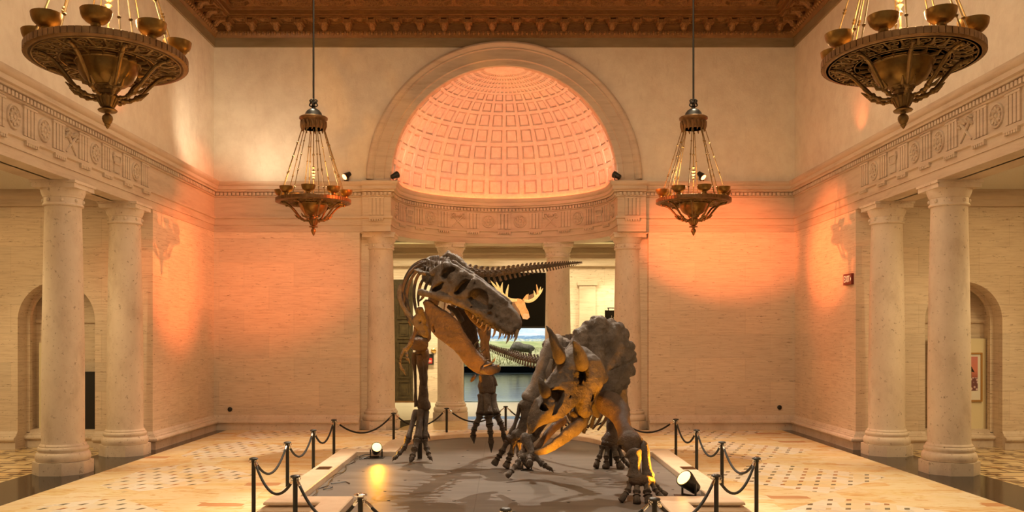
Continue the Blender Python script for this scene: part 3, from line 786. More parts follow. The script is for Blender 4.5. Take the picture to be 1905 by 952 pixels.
# ================================================================ CHANDELIERS
def make_chandelier(label):
    R = .735
    t = thing('chandelier', label, 'chandelier', (0,0,0), 'bronze ring chandeliers hanging from the timber ceiling')
    # ring: z=0 is the top of the rim
    k = MB().lathe([(R-.03,-.085),(R,-.08),(R+.012,-.07),(R+.012,-.01),(R,0),(R-.04,.004),(R-.05,-.01),(R-.05,-.07),(R-.03,-.085)], n=72)
    for i in range(72):
        a = 2*PI*i/72; c, s = math.cos(a), math.sin(a)
        k.obox(((R+.013)*c, (R+.013)*s, -.04), (-s*.027, c*.027, 0), (c*.006, s*.006, 0), (0,0,.032))
    obj('rim', k, M['rim'], t)
    k = MB()
    for r, w in ((R-.06,.022),(R-.30,.02),(R-.345,.012)):
        k.lathe([(r-w,-.075),(r,-.09),(r+w,-.075),(r,-.06),(r-w,-.075)], n=56)
    for i in range(28):                      # scrollwork between the two rings
        a = 2*PI*i/28
        for rr_, rad, sg in ((R-.13,.058,1),(R-.235,.050,-1)):
            cx, cy = rr_*math.cos(a), rr_*math.sin(a); pts = []
            for q in range(15):
                th = a+sg*q*.62; ra = rad*(1-.75*q/14); pts.append((cx+ra*math.cos(th), cy+ra*math.sin(th), -.084))
            k.tube(pts, .0105, 5)
        a2 = a+PI/28
        k.tube([((R-.07)*math.cos(a2), (R-.07)*math.sin(a2), -.075), ((R-.18)*math.cos(a2+.05), (R-.18)*math.sin(a2+.05), -.082), ((R-.29)*math.cos(a2), (R-.29)*math.sin(a2), -.075)], [.012,.026,.012], 5)
        k.ball(((R-.185)*math.cos(a), (R-.185)*math.sin(a), -.075), .02, 4)
    k.lathe([(R-.29,-.066),(R-.07,-.066),(R-.07,-.060),(R-.29,-.060)], n=48)
    obj('openwork_panel', k, M['bronze'], t)
    k = MB()                                  # petals between bowl and panel
    for i in range(16):
        a = 2*PI*i/16
        k.tube([(.30*math.cos(a), .30*math.sin(a), -.10), (.37*math.cos(a+.06), .37*math.sin(a+.06), -.085), (.43*math.cos(a), .43*math.sin(a), -.078)], [.012,.035,.012], 6, .4)
    k.lathe([(.285,-.10),(.30,-.112),(.312,-.10),(.30,-.088),(.285,-.10)], n=40); obj('petal_ring', k, M['bronze'], t)
    bp = [(.30,-.05),(.315,-.055),(.315,-.085),(.295,-.10),(.285,-.115),(.28,-.15),(.262,-.20),(.228,-.255),(.18,-.295),(.13,-.32),(.11,-.33),(.10,-.33),(.15,-.30),(.24,-.22),(.265,-.12),(.28,-.06)]
    obj('centre_bowl', MB().lathe(bp, n=40), M['bowl'], t, 40)
    hp = [(.125,-.31),(.13,-.325),(.11,-.335),(.10,-.355),(.085,-.365),(.085,-.40),(.10,-.41),(.105,-.43),(.085,-.47),(.062,-.52),(.05,-.535),(.001,-.536)]
    k = MB().lathe(hp, n=24)
    for i in range(12):
        a = 2*PI*i/12; k.tube([(.10*math.cos(a), .10*math.sin(a), -.415), (.085*math.cos(a), .085*math.sin(a), -.47), (.06*math.cos(a), .06*math.sin(a), -.525)], [.014,.012,.006], 5)
    for i in range(8):
        a = 2*PI*i/8; k.ball((.095*math.cos(a), .095*math.sin(a), -.345), .024, 5)
    obj('hub', k, M['bronze'], t)
    fp = [(.02,-.53),(.03,-.54),(.085,-.552),(.092,-.56),(.085,-.57),(.03,-.578),(.022,-.595),(.03,-.60),(.048,-.62),(.052,-.645),(.042,-.675),(.026,-.70),(.03,-.707),(.018,-.72),(.012,-.735),(.001,-.745)]
    obj('finial', MB().lathe(fp, n=20), M['bronze'], t)
    for i in range(8):
        a = 2*PI*(i+.5)/8; c, s = math.cos(a), math.sin(a)
        pr = [(R-.10,-.10),(R-.17,-.115),(R-.25,-.16),(R-.33,-.245),(R-.41,-.34),(R-.48,-.405),(R-.56,-.435),(R-.63,-.43),(.09,-.435)]
        pts, rad = spl([(r*c, r*s, z) for r, z in pr], 3, [.013,.017,.020,.020,.018,.020,.015,.013,.012])
        k = MB().tube(pts, rad, 8)
        for r, z, q in ((R-.10,-.10,.026),(R-.20,-.13,.024),(R-.46,-.39,.032),(R-.52,-.425,.027),(R-.60,-.435,.02)):
            k.ball((r*c, r*s, z), q, 5)
        for sg in (-1, 1):                    # leaf curls
            k.tube([((R-.46)*c, (R-.46)*s, -.39), ((R-.42)*c-sg*s*.05, (R-.42)*s+sg*c*.05, -.38), ((R-.36)*c-sg*s*.055, (R-.36)*s+sg*c*.055, -.33)], [.016,.02,.006], 5)
        obj('arm', k, M['bronze'], t)
        a = 2*PI*i/8+PI/2; c, s = math.cos(a), math.sin(a); r = R-.09
        cp = [(.052,0),(.062,.005),(.056,.018),(.047,.028),(.047,.052),(.06,.058),(.09,.074),(.12,.104),(.136,.142),(.142,.182),(.134,.182),(.125,.142),(.10,.10),(.045,.078),(.001,.074)]
        obj('lamp_cup', MB().lathe(cp, (r*c, r*s, 0), 24), M['bowl'], t, 40)
        a = 2*PI*(i+.5)/8+PI/2; c, s = math.cos(a), math.sin(a)
        k = MB()
        for da in (-.085, .085):
            A = Vector(((R-.06)*math.cos(a+da), (R-.06)*math.sin(a+da), -.01)); B = Vector((.235*math.cos(a+da*.5), .235*math.sin(a+da*.5), 1.40))
            if da > 0 and i % 2: continue
            k.tube([A, B], .0085, 6)
            for q in (.12,.36,.38,.60,.80):
                c_ = A+(B-A)*q; k.tube([c_-(B-A)*.012, c_, c_+(B-A)*.012], [.008,.021,.008], 6)
        obj('tie_rod', k, M['bronze'], t)
    k = MB().tube([(0,0,-.06),(0,0,1.45)], .011, 8)
    for z, r in ((.25,.02),(.42,.03),(.5,.04),(.56,.045),(.64,.035),(.9,.025)): k.tube([(0,0,z-.03),(0,0,z),(0,0,z+.03)], [.012,r,.012], 8)
    obj('centre_stem', k, M['bronze'], t)
    k = MB().lathe([(.20,1.42),(.215,1.44),(.24,1.56),(.265,1.60),(.285,1.62),(.285,1.65),(.265,1.665),(.20,1.66),(.185,1.46),(.20,1.42)], n=36)
    for i in range(16):
        a = 2*PI*i/16
        k.tube([(.24*math.cos(a),.24*math.sin(a),1.57),(.235*math.cos(a+.1),.235*math.sin(a+.1),1.48),(.225*math.cos(a),.225*math.sin(a),1.37)], [.03,.035,.008], 6)
    obj('crown', k, M['rim'], t)
    k = MB().lathe([(.265,1.66),(.19,1.675),(.175,1.70),(.16,1.75),(.12,1.80),(.07,1.83),(.04,1.84),(.035,1.86),(.06,1.875),(.04,1.89),(.03,1.92),(.06,1.95),(.055,1.98),(.03,2.0),(.02,2.03),(.018,2.1)], n=28)
    for i in range(4):
        a = PI/2*i; c, s = math.cos(a), math.sin(a)
        k.tube(spl([(.03*c,.03*s,1.87),(.08*c,.08*s,1.90),(.06*c,.06*s,1.96),(.075*c,.075*s,2.0),(.03*c,.03*s,2.02)],3), .014, 5)
    obj('cap', k, M['black'], t)
    k = MB().tube([(0,0,2.05),(0,0,5.70)], .02, 10); k.lathe([(.02,5.2),(.045,5.22),(.045,5.28),(.02,5.30)], n=16); k.lathe([(.001,5.62),(.10,5.64),(.13,5.72),(.12,5.75)], n=20)
    obj('suspension_rod', k, M['black'], t)
    return t
ZR = 5.20
chs = [(-3.87,18.0,'bronze ring chandelier hung by the left end wall, its whole rod and crown in view'),
       (3.84,18.0,'bronze ring chandelier hung over the right side near the orange lit corner, crown in view'),
       (-3.93,8.8,'large near bronze chandelier cut by the top of the view over the left entablature'),
       (3.94,8.8,'large near bronze chandelier cut by the top of the view over the right entablature')]
ch0 = make_chandelier(chs[0][2]); ch0.location = (chs[0][0], chs[0][1], ZR)
ch0.rotation_euler = (0, 0, .06)
for i, (x, y, lb) in enumerate(chs[1:]):
    q = dup(ch0, (x, y, ZR), 0, lb); q.rotation_euler = (-.05 if i else 0, 0, (.12, .26, .13)[i])

# ================================================================ POSTS AND ROPES
def make_post(label):
    t = thing('barrier_post', label, 'barrier post', (0,0,0), 'black posts of the rope barrier')
    obj('pole', MB().lathe([(.026,.012),(.026,.86),(.028,.862),(.028,.872)], n=16), M['black'], t)
    obj('cap', MB().lathe([(.028,.868),(.052,.872),(.056,.882),(.05,.890),(.03,.897),(.001,.90)], n=20), M['black'], t)
    obj('foot_plate', MB().lathe([(.075,0),(.075,.006),(.07,.010),(.03,.014),(.026,.02)], n=20), M['black'], t)
    k = MB()
    for i in range(4):
        a = PI/2*i+PI/4
        pts = [(.05*math.cos(a)+.018*math.cos(q)*math.cos(a), .05*math.sin(a)+.018*math.cos(q)*math.sin(a), .852+.018*math.sin(q)) for q in [2*PI*j/10 for j in range(11)]]
        k.tube(pts, .004, 5)
    obj('hook_ring', k, M['chrome'], t)
    return t
HH = 1.5
def postxy(px, py): return ((px-CX)*HH/(py-CY), HH*F/(py-CY))
posts = {'A':(471.9,850,'black barrier post farthest left, at the front left corner of the platform'),
 'B':(534.8,820.5,'second black barrier post back along the left side of the platform'),
 'C':(583,797.8,'black barrier post on the left side just beyond the vent plate in the curb'),
 'D':(621.2,779,'black barrier post at the back left corner of the platform'),
 'E':(732.4,767,'black barrier post in front of the left apse column base'),
 'F':(831,758,'black barrier post in front of the inner left apse column base'),
 'G':(940.7,754.7,'black barrier post behind the platform centre before the blue floored doorway'),
 'Ff':(1045,758,'black barrier post hidden behind the horned skull'),
 'Ee':(1144,767,'black barrier post behind the horned skeleton on the right of the apse'),
 'Dd':(1257.4,778,'black barrier post at the back right corner of the platform'),
 'Cc':(1296,797.6,'black barrier post on the right side just beyond the vent plate'),
 'Bb':(1343.2,819.8,'second black barrier post back along the right side of the platform'),
 'Aa':(1407.3,849.6,'black barrier post farthest right, at the front right corner of the platform'),
 'H':(549.3,882.5,'black barrier post before the front left end block of the platform'),
 'I':(670.5,920,'barrier post with a shiny chrome cap low at the front left of the platform'),
 'J':(940.7,943,'barrier post whose cap just shows at the bottom centre edge'),
 'Ii':(1217.8,924,'black barrier post low at the front beside the large clawed forefoot'),
 'Hh':(1332.5,881,'black barrier post before the front right end block beside the glowing lamp')}
p0 = None; PXY = {}
for k_, (px, py, lb) in posts.items():
    x, y = postxy(px, py); PXY[k_] = (x, y)
    if p0 is None: p0 = make_post(lb); p0.location = (x, y, 0)
    else:
        q = dup(p0, (x, y, 0), 0, lb)
        if k_ == 'I':
            for ch in q.children:
                if ch.name.startswith('cap'):
                    ch.data = ch.data.copy(); ch.data.materials[0] = M['chrome']; ch.scale = (1.15,1.15,1.02); ch['label'] = 'polished chrome cap'
def rope(a, b, label, sag=.27):
    A = Vector((*PXY[a], .845)); B = Vector((*PXY[b], .845)); d = (B-A).normalized()
    A += d*.055; B -= d*.055
    t = thing('barrier_rope', label, 'rope', (A+B)/2-Vector((0,0,sag)), 'black ropes hung between the barrier posts')
    pts = []
    for i in range(25):
        s = i/24; q = A+(B-A)*s; q.z -= sag*(1-(2*s-1)**2)**1.0*1.0; pts.append(q)
    obj('cord', MB().tube(pts[1:-1], .0165, 8), M['rope'], t, 180)
    for s_ in ([pts[0], pts[0].lerp(pts[1],.5), pts[1].lerp(pts[2],.25)], [pts[-1], pts[-1].lerp(pts[-2],.5), pts[-2].lerp(pts[-3],.25)]):
        k = MB().tube(s_, [.008,.017,.0185], 8); k.tube([s_[0]-d*.0, s_[0]+Vector((0,0,.012))], .006, 6)
        obj('hook', k, M['chrome'], t)
where = [('A','B','rope between the two front posts on the left side of the platform'),('B','C','rope on the left side between the second post and the post by the vent'),
 ('C','D','rope at the back of the left side, short steep loop'),('D','E','wide rope sagging before the left apse column base'),
 ('E','F','rope passing behind the clawed foot at the back left'),('F','G','rope sagging before the inner left column base behind the raised foot'),
 ('G','Ff','rope behind the bent hind leg of the horned skeleton'),('Ff','Ee','rope glimpsed under the horned skull jaw'),
 ('Ee','Dd','wide rope before the right apse column base'),('Dd','Cc','rope at the back of the right side, short steep loop'),
 ('Cc','Bb','rope on the right side between the vent post and the next post forward'),('Bb','Aa','rope between the two front posts on the right side of the platform'),
 ('A','H','rope turning the front left corner of the platform'),('H','I','rope low in front of the front left end block'),
 ('I','J','rope from the chrome capped post towards the bottom centre'),('J','Ii','rope from the bottom centre to the post by the large forefoot'),
 ('Ii','Hh','rope low in front of the front right end block'),('Hh','Aa','rope turning the front right corner of the platform')]
for a, b, lb in where: rope(a, b, 'black '+lb, .30 if a in 'HIJ' else .27)

# ================================================================ LAMPS
m, t, b = nm('lit lamp glass', (1,.8,.5), .3); M['lampglass'] = m
b.inputs['Emission Color'].default_value = (1,.55,.14,1); b.inputs['Emission Strength'].default_value = 4.5
m, t, b = nm('red lamp glass', (1,.3,.1), .3); M['redglass'] = m
b.inputs['Emission Color'].default_value = (1,.22,.06,1); b.inputs['Emission Strength'].default_value = 14
m, t, b = nm('white lamp glass', (1,.9,.8), .3); M['whiteglass'] = m
b.inputs['Emission Color'].default_value = (1,.88,.72,1); b.inputs['Emission Strength'].default_value = 9
def flood(loc, aim, label, glass, size=1.0, plate=True, name='flood_lamp', group=None, lens=True):
    t = thing(name, label, 'lamp', loc, group); loc = Vector(loc); S = size
    d = (Vector(aim)-loc).normalized(); up = Vector((0,0,1)); r = d.cross(up).normalized()
    c = loc+Vector((0,0,.15*S))
    if plate: obj('base_plate', MB().box(loc.x-.14*S, loc.x+.14*S, loc.y-.11*S, loc.y+.11*S, loc.z, loc.z+.012), M['black'], t)
    else: obj('base_plate', MB().lathe([(.05*S,0),(.05*S,.012),(.02*S,.02)], loc, 14), M['black'], t)
    k = MB().tube([c-r*.10*S, loc-r*.10*S+up*.012], .012*S, 6); k.tube([c+r*.10*S, loc+r*.10*S+up*.012], .012*S, 6); k.tube([loc-r*.10*S+up*.02, loc+r*.10*S+up*.02], .012*S, 6)
    obj('yoke', k, M['black'], t)
    k = MB(); pts = [c-d*.13*S, c-d*.12*S, c-d*.03*S, c+d*.06*S, c+d*.09*S, c+d*.09*S, c+d*.07*S]
    k.tube(pts, [.045*S,.06*S,.075*S,.095*S,.095*S,.085*S,.08*S], 18)
    obj('housing', k, M['black'], t)
    k = MB().tube([c+d*.088*S, c+d*.094*S, c+d*.105*S], [.083*S,.08*S,.03*S], 18)
    obj('lens', k, M[glass], t)
    return c+d*.16*S, d
SPOTS = []
def spot(name, loc, aim, power, color, angle, blend=.6, size=.05):
    L = bpy.data.lights.new(name, 'SPOT'); L.energy = power; L.color = color; L.spot_size = math.radians(angle); L.spot_blend = blend; L.shadow_soft_size = size
    o = bpy.data.objects.new(name, L); COL.objects.link(o); o.location = loc
    o.rotation_euler = (Vector(aim)-Vector(loc)).to_track_quat('-Z', 'Y').to_euler(); return o
def point(name, loc, power, color, size=.1):
    L = bpy.data.lights.new(name, 'POINT'); L.energy = power; L.color = color; L.shadow_soft_size = size
    o = bpy.data.objects.new(name, L); COL.objects.link(o); o.location = loc; return o
def area(name, loc, aim, sx, sy, power, color):
    L = bpy.data.lights.new(name, 'AREA'); L.shape = 'RECTANGLE'; L.size = sx; L.size_y = sy; L.energy = power; L.color = color
    o = bpy.data.objects.new(name, L); COL.objects.link(o); o.location = loc
    o.rotation_euler = (Vector(aim)-Vector(loc)).to_track_quat('-Z', 'Y').to_euler(); return o

# ================================================================ SMALL THINGS
# EXIT sign on the right pier
def text_mb(txt, size):
    cu = bpy.data.curves.new('lettering', 'FONT'); cu.body = txt; cu.size = size; cu.extrude = .002; cu.align_x = 'CENTER'; cu.align_y = 'CENTER'; cu.resolution_u = 3
    o = bpy.data.objects.new('lettering', cu); COL.objects.link(o)
    bpy.context.view_layer.update()
    me = bpy.data.meshes.new_from_object(o.evaluated_get(bpy.context.evaluated_depsgraph_get()))
    k = MB(); k.v = [tuple(v.co) for v in me.vertices]; k.f = [list(p.vertices) for p in me.polygons]
    bpy.data.objects.remove(o); bpy.data.curves.remove(cu); bpy.data.meshes.remove(me); return k
def place(mb, o, u, v):
    o = Vector(o); u = Vector(u); v = Vector(v); w = u.cross(v)
    mb.v = [tuple(o+u*a+v*b+w*c) for a, b, c in mb.v]; return mb
m, t, b = nm('exit letters', (.9,.75,.55), .5); M['exitlet'] = m
b.inputs['Emission Color'].default_value = (1,.62,.35,1); b.inputs['Emission Strength'].default_value = .5
m, t, b = nm('exit sign face', (.16,.018,.012), .4); M['exitface'] = m
t = thing('exit_sign', 'small dark red EXIT sign with light letters on the orange lit right pier', 'sign', (HW-.03, 19.33, 3.57))
obj('housing', MB().box(HW-.055, HW-.001, 19.10, 19.56, 3.54, 3.78), M['exitface'], t)
k = text_mb('EXIT', .20); k.v = [(a*.80, b_, c) for a, b_, c in k.v]
obj('lettering', place(k, (HW-.057, 19.36, 3.66), (0,-1,0), (0,0,1)), M['exitlet'], t, 0)
obj('arrow', MB().prism([(0,-.05),(.05,0),(0,.05),(.012,0)], (HW-.055, 19.165, 3.66), (0,-1,0), (0,0,1), (-.004,0,0)), M['exitlet'], t, 0)
# dark knobs low on the end wall
for px, py, lb in ((428,761,'small round dark plug low on the left end wall'),(1450,757.5,'small round dark plug low on the right end wall')):
    c = P(px, py, YB); k = MB().lathe([(.06,0),(.06,.02),(.045,.035),(.02,.04),(.001,.04)], n=18)
    k.v = [(c.x+a, c.y-z, c.z+b_) for a, b_, z in k.v]
    tag(obj('wall_plug', k, M['black']), lb, 'wall plug')
# boards and pictures in the niches
t = tag(obj('display_board', MB().box(-10.29, -9.70, 19.62, 19.68, .34, 2.28), M['cream']), 'tall cream display board standing in the left arched niche', 'board')
k = MB(); m_ = M['white']
x0, x1, z0, z1 = -10.20, -9.80, .55, 2.05
t = thing('framed_picture', 'pale narrow framed panel on the cream board in the left niche', 'picture', (-10.0, 19.6, .55))
for a in ((x0,x1,z0,z0+.03),(x0,x1,z1-.03,z1),(x0,x0+.03,z0+.03,z1-.03),(x1-.03,x1,z0+.03,z1-.03)): k.box(a[0],a[1],19.585,19.615,a[2],a[3])
obj('frame', k, M['cream'], t); obj('panel', MB().box(x0+.02,x1-.02,19.60,19.618,z0+.02,z1-.02), m_, t)
tag(obj('dark_panel', MB().box(-9.62, -8.93, 19.55, 19.62, .34, 1.62).box(-9.62,-8.93,19.54,19.63,1.60,1.64), M['darkvoid']), 'black panel standing in the left niche beside the cream board', 'panel')
tag(obj('display_board', MB().box(9.40, 10.655, 19.62, 19.68, .34, 2.37), M['cream']), 'tall cream display board standing in the right arched niche', 'board')
t = thing('framed_picture', 'gold framed picture of pink sky over pale flowers in the right niche', 'picture', (9.99, 19.6, .98))
x0, x1, z0, z1 = 9.57, 10.56, .98, 2.06
k = MB()
for a in ((x0,x1,z0,z0+.035),(x0,x1,z1-.035,z1),(x0,x0+.035,z0+.035,z1-.035),(x1-.035,x1,z0+.035,z1-.035)): k.box(a[0],a[1],19.575,19.615,a[2],a[3])
obj('frame', k, M['gold'], t); obj('mount', MB().box(x0+.02,x1-.02,19.60,19.618,z0+.02,z1-.02), M['white'], t)
m, tr, b = nm('printed picture', rough=.5); M['print'] = m
sp = N(tr, 'ShaderNodeSeparateXYZ'); tr.links.new(N(tr, 'ShaderNodeNewGeometry').outputs['Position'], sp.inputs[0])
zz = math_(tr, 'DIVIDE', math_(tr, 'SUBTRACT', sp.outputs[2], 1.22), .75)
sky = ramp(tr, zz, [(0,(.12,.05,.05)),(.35,(.35,.10,.08)),(.6,(.70,.24,.16)),(1,(.62,.22,.20))])
vr = N(tr, 'ShaderNodeTexVoronoi'); vr.inputs['Scale'].default_value = 14; tr.links.new(pos(tr), vr.inputs['Vector'])
fl = ramp(tr, vr.outputs['Distance'], [(.25,(.85,.62,.60)),(.5,(.18,.07,.07))])
tr.links.new(mix(tr, math_(tr, 'LESS_THAN', zz, math_(tr, 'ADD', .30, math_(tr, 'MULTIPLY', noise(tr, pos(tr), 6, 3), .2))), sky, fl), b.inputs['Base Color'])
obj('print', MB().box(9.67,10.46,19.592,19.602,1.22,1.97), m, t)
k = MB().ball((10.30,19.59,1.70), .045, 6, (1,.2,1.3)); k.box(10.28,10.32,19.585,19.593,1.50,1.68)
k.prism([(-.09,.02),(0,.05),(.09,.02),(.05,.10),(-.05,.10)], (10.30,19.588,1.60), (1,0,0), (0,0,1), (0,.006,0))
obj('dark_figure', k, M['darkvoid'], t)
# cornice spot lamps
lampspec = [(645,329,(-7.4,19.5,3.4),'redglass','small black spot lamp with a red lit lens on the cornice left of the arch','red'),
            (735,330,(.6,25.6,8.5),'whiteglass','small black spot lamp at the left foot of the dome pointing into it','w'),
            (1147,327,(-.6,25.6,8.5),'whiteglass','small black spot lamp at the right foot of the dome pointing into it','w'),
            (1305,327,(7.2,20.5,3.6),'redglass','small black spot lamp with a red lit lens on the cornice behind the right chandelier','red')]
CORN = []
for px, py, aim, g, lb, kd in lampspec:
    c = P(px, py, 22.82); c.z = 6.415
    CORN.append(flood(c, aim, lb, g, .95, False, 'spot_lamp', 'spot lamps on the cornice'))
# floor flood lamps
FL = [flood(P(700,851,15.38).xy.to_3d()+Vector((0,0,ZG)), (-1.2,11.6,2.6), 'glowing flood lamp on a plate in the back left corner of the platform', 'lampglass', 1.0),
      flood((2.42,11.62,ZG), (1.2,10.9,1.45), 'tilted glowing flood lamp in the front right corner of the platform', 'lampglass', 1.25),
      flood((.36,13.95,ZG), (.0,15.4,.9), 'small flood lamp hidden behind the spread forefoot in the platform middle', 'lampglass', .7)]
# cable along the left curb
k = MB(); rr = random.Random(5)
pts = [(-2.50+rr.uniform(-.05,.03), 11.4+i*.22, ZG+.012+rr.uniform(0,.02)) for i in range(19)]
k.tube(spl(pts,3), .008, 5)
k.tube(spl([(-2.46,15.1,ZG+.01),(-2.3,15.28,ZG+.05),(-2.38,15.4,ZG+.06),(-2.5,15.3,ZG+.03),(-2.4,15.2,ZG+.01),(-2.28,15.36,ZG+.01)],4), .008, 5)
k.tube(spl([(-2.46,12.6,ZG+.01),(-2.3,12.75,ZG+.012),(-2.24,12.7,ZG+.01),(-2.2,12.62,ZG+.01)],4), .007, 5)
k.tube(spl([(-2.47,12.1,ZG+.01),(-2.36,12.2,ZG+.03),(-2.42,12.3,ZG+.01)],4), .007, 5)
tag(obj('power_cable', k, M['black']), 'tangled black cable lying along the inside of the left curb', 'cable')

# gallery: door, bell, cabinet, sign, banner
c = (735-CX)/F*YG, (768-CX)/F*YG
t = thing('bronze_door', 'tall dark panelled bronze door seen between the left apse columns', 'door', (-3.85, YG-.1, 0))
obj('door_leaf', MB().box(-4.9, -3.36, YG-.10, YG-.03, .06, 4.52), M['doorbronze'], t)
for xa, xb in ((-4.82,-4.05),(-3.93,-3.44)):
    for i in range(6):
        z0 = .18+i*.72
        k = MB()
        for a in ((xa,xb,z0,z0+.05),(xa,xb,z0+.58,z0+.63),(xa,xa+.05,z0+.05,z0+.58),(xb-.05,xb,z0+.05,z0+.58)): k.box(a[0],a[1],YG-.135,YG-.09,a[2],a[3])
        k.box(xa+.10,xb-.10,YG-.125,YG-.09,z0+.11,z0+.52)
        k.box(xa+.16,xb-.16,YG-.14,YG-.12,z0+.17,z0+.46)
        obj('door_panel', k, M['doorbronze'], t)
obj('threshold', MB().box(-4.9,-3.3,YG-.16,YG-.03,0,.06), M['rim'], t)
c = P(806.5,652,YG-.05); k = MB().lathe([(.09,0),(.10,.02),(.09,.05),(.06,.07),(.02,.08),(.001,.085)], n=24); k.v = [(c.x+a, YG-z, c.z+b_) for a, b_, z in k.v]
tag(obj('alarm_bell', k, M['brass']), 'round brass alarm bell on the bright gallery wall beside the column', 'bell')
t = thing('fire_cabinet', 'small black framed red cabinet on the gallery wall under the brass bell', 'cabinet', (-2.85, YG-.06, 1.4))
c = P(797,668,YG); k = MB()
for a in ((-.24,.20,-.20,-.15),(-.24,.20,.16,.20),(-.24,-.19,-.15,.16),(.15,.20,-.15,.16)): k.box(c.x+a[0],c.x+a[1],YG-.10,YG-.002,c.z+a[2],c.z+a[3])
obj('frame', k, M['black'], t)
obj('red_face', MB().box(c.x-.2,c.x+.16,YG-.07,YG-.03,c.z-.16,c.z+.05), M['red'], t); obj('pale_face', MB().box(c.x-.2,c.x+.16,YG-.07,YG-.03,c.z+.05,c.z+.17), M['darkvoid'], t)
obj('white_label', MB().box(c.x-.02,c.x+.12,YG-.075,YG-.069,c.z-.06,c.z-.04).box(c.x-.02,c.x+.12,YG-.075,YG-.069,c.z-.10,c.z-.085), M['white'], t)
YS = 29.5
t = thing('hanging_sign', 'black sign with white lettering hung beside the right apse column', 'sign', P(1140,600,YS))
a = P(1125.5,577,YS); b_ = P(1160,603,YS)
obj('board', MB().box(a.x,b_.x,YS,YS+.05,b_.z,a.z), M['darkvoid'], t)
k = text_mb('Le', .16); obj('lettering', place(k, ((P(1141,589.5,YS)).x+.0, YS-.002, P(1140,590,YS).z), (1,0,0), (0,0,1)), M['white'], t, 0)
obj('bracket', MB().box(a.x+.08,b_.x,YS+.01,YS+.04,a.z+.06,a.z+.09).box(a.x+.1,a.x+.13,YS+.01,YS+.04,a.z,a.z+.08), M['black'], t)
# moose banner
m, tr, b = nm('banner cloth', (.006,.0045,.003), .95, spec=.03); M['banner'] = m
YM = YG-.10
t = thing('moose_banner', 'large black banner with a picture of a moose head above the doorway', 'banner', (0, YM, 2.84))
a = P(861,507,YM); b_ = P(1015.5,606,YM)
obj('cloth', MB().box(a.x,b_.x,YM,YM+.03,b_.z,a.z), M['banner'], t)
PRN = [0]
def pr(mat, name, *polys, tubes=()):
    PRN[0] += 1; bo = .006*PRN[0]
    k = MB()
    for i, pl in enumerate(polys): k.prism([((x-CX)/F*YM, CH+(CY-y)/F*YM) for x, y in pl], (0,YM-.004-bo-.001*i,0), (1,0,0), (0,0,1), (0,.003,0))
    for pts, r in tubes:
        q, rr_ = spl([P(x,y,YM-.012-bo) for x, y in pts], 4, [a*.02 for a in r]); k.tube(q, rr_, 8, .15, (1,0,0))
    return obj(name, k, mat, t)
def tint(name, lo, hi):
    m, tr, b = nm(name, rough=.7); tr.links.new(ramp(tr, noise(tr, pos(tr), 9, 5), [(.3,lo),(.7,hi)]), b.inputs['Base Color']); return m
M['mfur'] = tint('printed moose fur', (.48,.21,.075), (.70,.36,.15)); M['mdark'] = tint('printed moose neck', (.14,.06,.03), (.26,.12,.06)); M['mant'] = tint('printed antler', (.60,.38,.17), (.82,.60,.32)); M['mnose'] = tint('printed moose nose', (.66,.30,.17), (.78,.42,.26))
pr(M['mdark'], 'neck_print', [(948,562),(958,560),(968,575),(967,590),(958,580),(951,572)], [(984,549),(993,545),(992,556),(983,560)])
pr(M['mfur'], 'head_print', [(956,560),(962.5,554.7),(969,556),(976,561),(978.5,571),(983,579),(985.5,590),(981,594),(973,593),(969,585),(966,576.6),(960,568)], [(972,557),(979,548),(983.5,546),(983,556),(977,562)], [(955,560),(948,556),(946,559),(952,564)])
pr(M['mnose'], 'muzzle_print', [(972,585),(976,583),(983,584),(985.5,590),(981,594),(973,593)])
pr(M['mant'], 'antler_print', tubes=(([(962,558),(952,558),(943,555),(936,549),(931,543)],[2.6,3.2,3.6,3.6,2.5]),([(934,548),(933,536),(935,525)],[2.6,2.2,.5]),([(942,555),(943,543),(946,529)],[2.8,2.2,.5]),([(932,545),(927,533),(921,520)],[2.4,1.9,.5]),([(931,544),(921,532),(910,519)],[2.4,1.9,.5])))
pr(M['mant'], 'antler_print', tubes=(([(975,559),(984,560),(992,557),(999,551),(1003,545)],[2.6,3.0,3.0,2.8,2.2]),([(1001,549),(1006,543),(1010,536)],[2.4,1.8,.5]),([(1001,548),(1004,541),(1006,533)],[2.2,1.6,.5]),([(996,553),(995,547),(993,540)],[2.4,1.8,.5])))
pr(M['mfur'], 'far_antler_print', tubes=(([(1000,547),(1000,540),(998,529)],[2.0,1.8,.5]),))
# diorama
YD = 66.0
m, tr, b = nm('painted backdrop', rough=.9); M['paint'] = m
sp = N(tr, 'ShaderNodeSeparateXYZ'); tr.links.new(N(tr, 'ShaderNodeNewGeometry').outputs['Position'], sp.inputs[0])
hz = math_(tr, 'ADD', sp.outputs[2], math_(tr, 'MULTIPLY', math_(tr, 'SUBTRACT', noise(tr, pos(tr, (1,0,0)), .9, 5, .6), .5), .42))
hz2 = math_(tr, 'ADD', sp.outputs[2], math_(tr, 'MULTIPLY', math_(tr, 'SUBTRACT', noise(tr, pos(tr, (1,0,.3)), 2.2, 5, .6), .5), .22))
sk = ramp(tr, noise(tr, pos(tr, (.5,1,2.5)), 1.1, 5), [(.35,(.45,.68,.92)),(.6,(.86,.92,.97))])
mt = ramp(tr, noise(tr, pos(tr, (2,1,6)), 1.6, 5), [(.35,(.17,.33,.55)),(.65,(.36,.52,.70))])
ft = ramp(tr, noise(tr, pos(tr, (2,1,4)), 2.4, 5), [(.4,(.42,.55,.56)),(.6,(.80,.80,.66))])
gr = ramp(tr, noise(tr, pos(tr, (.6,1,5)), 1.6, 5), [(.35,(.45,.52,.20)),(.65,(.72,.70,.36))])
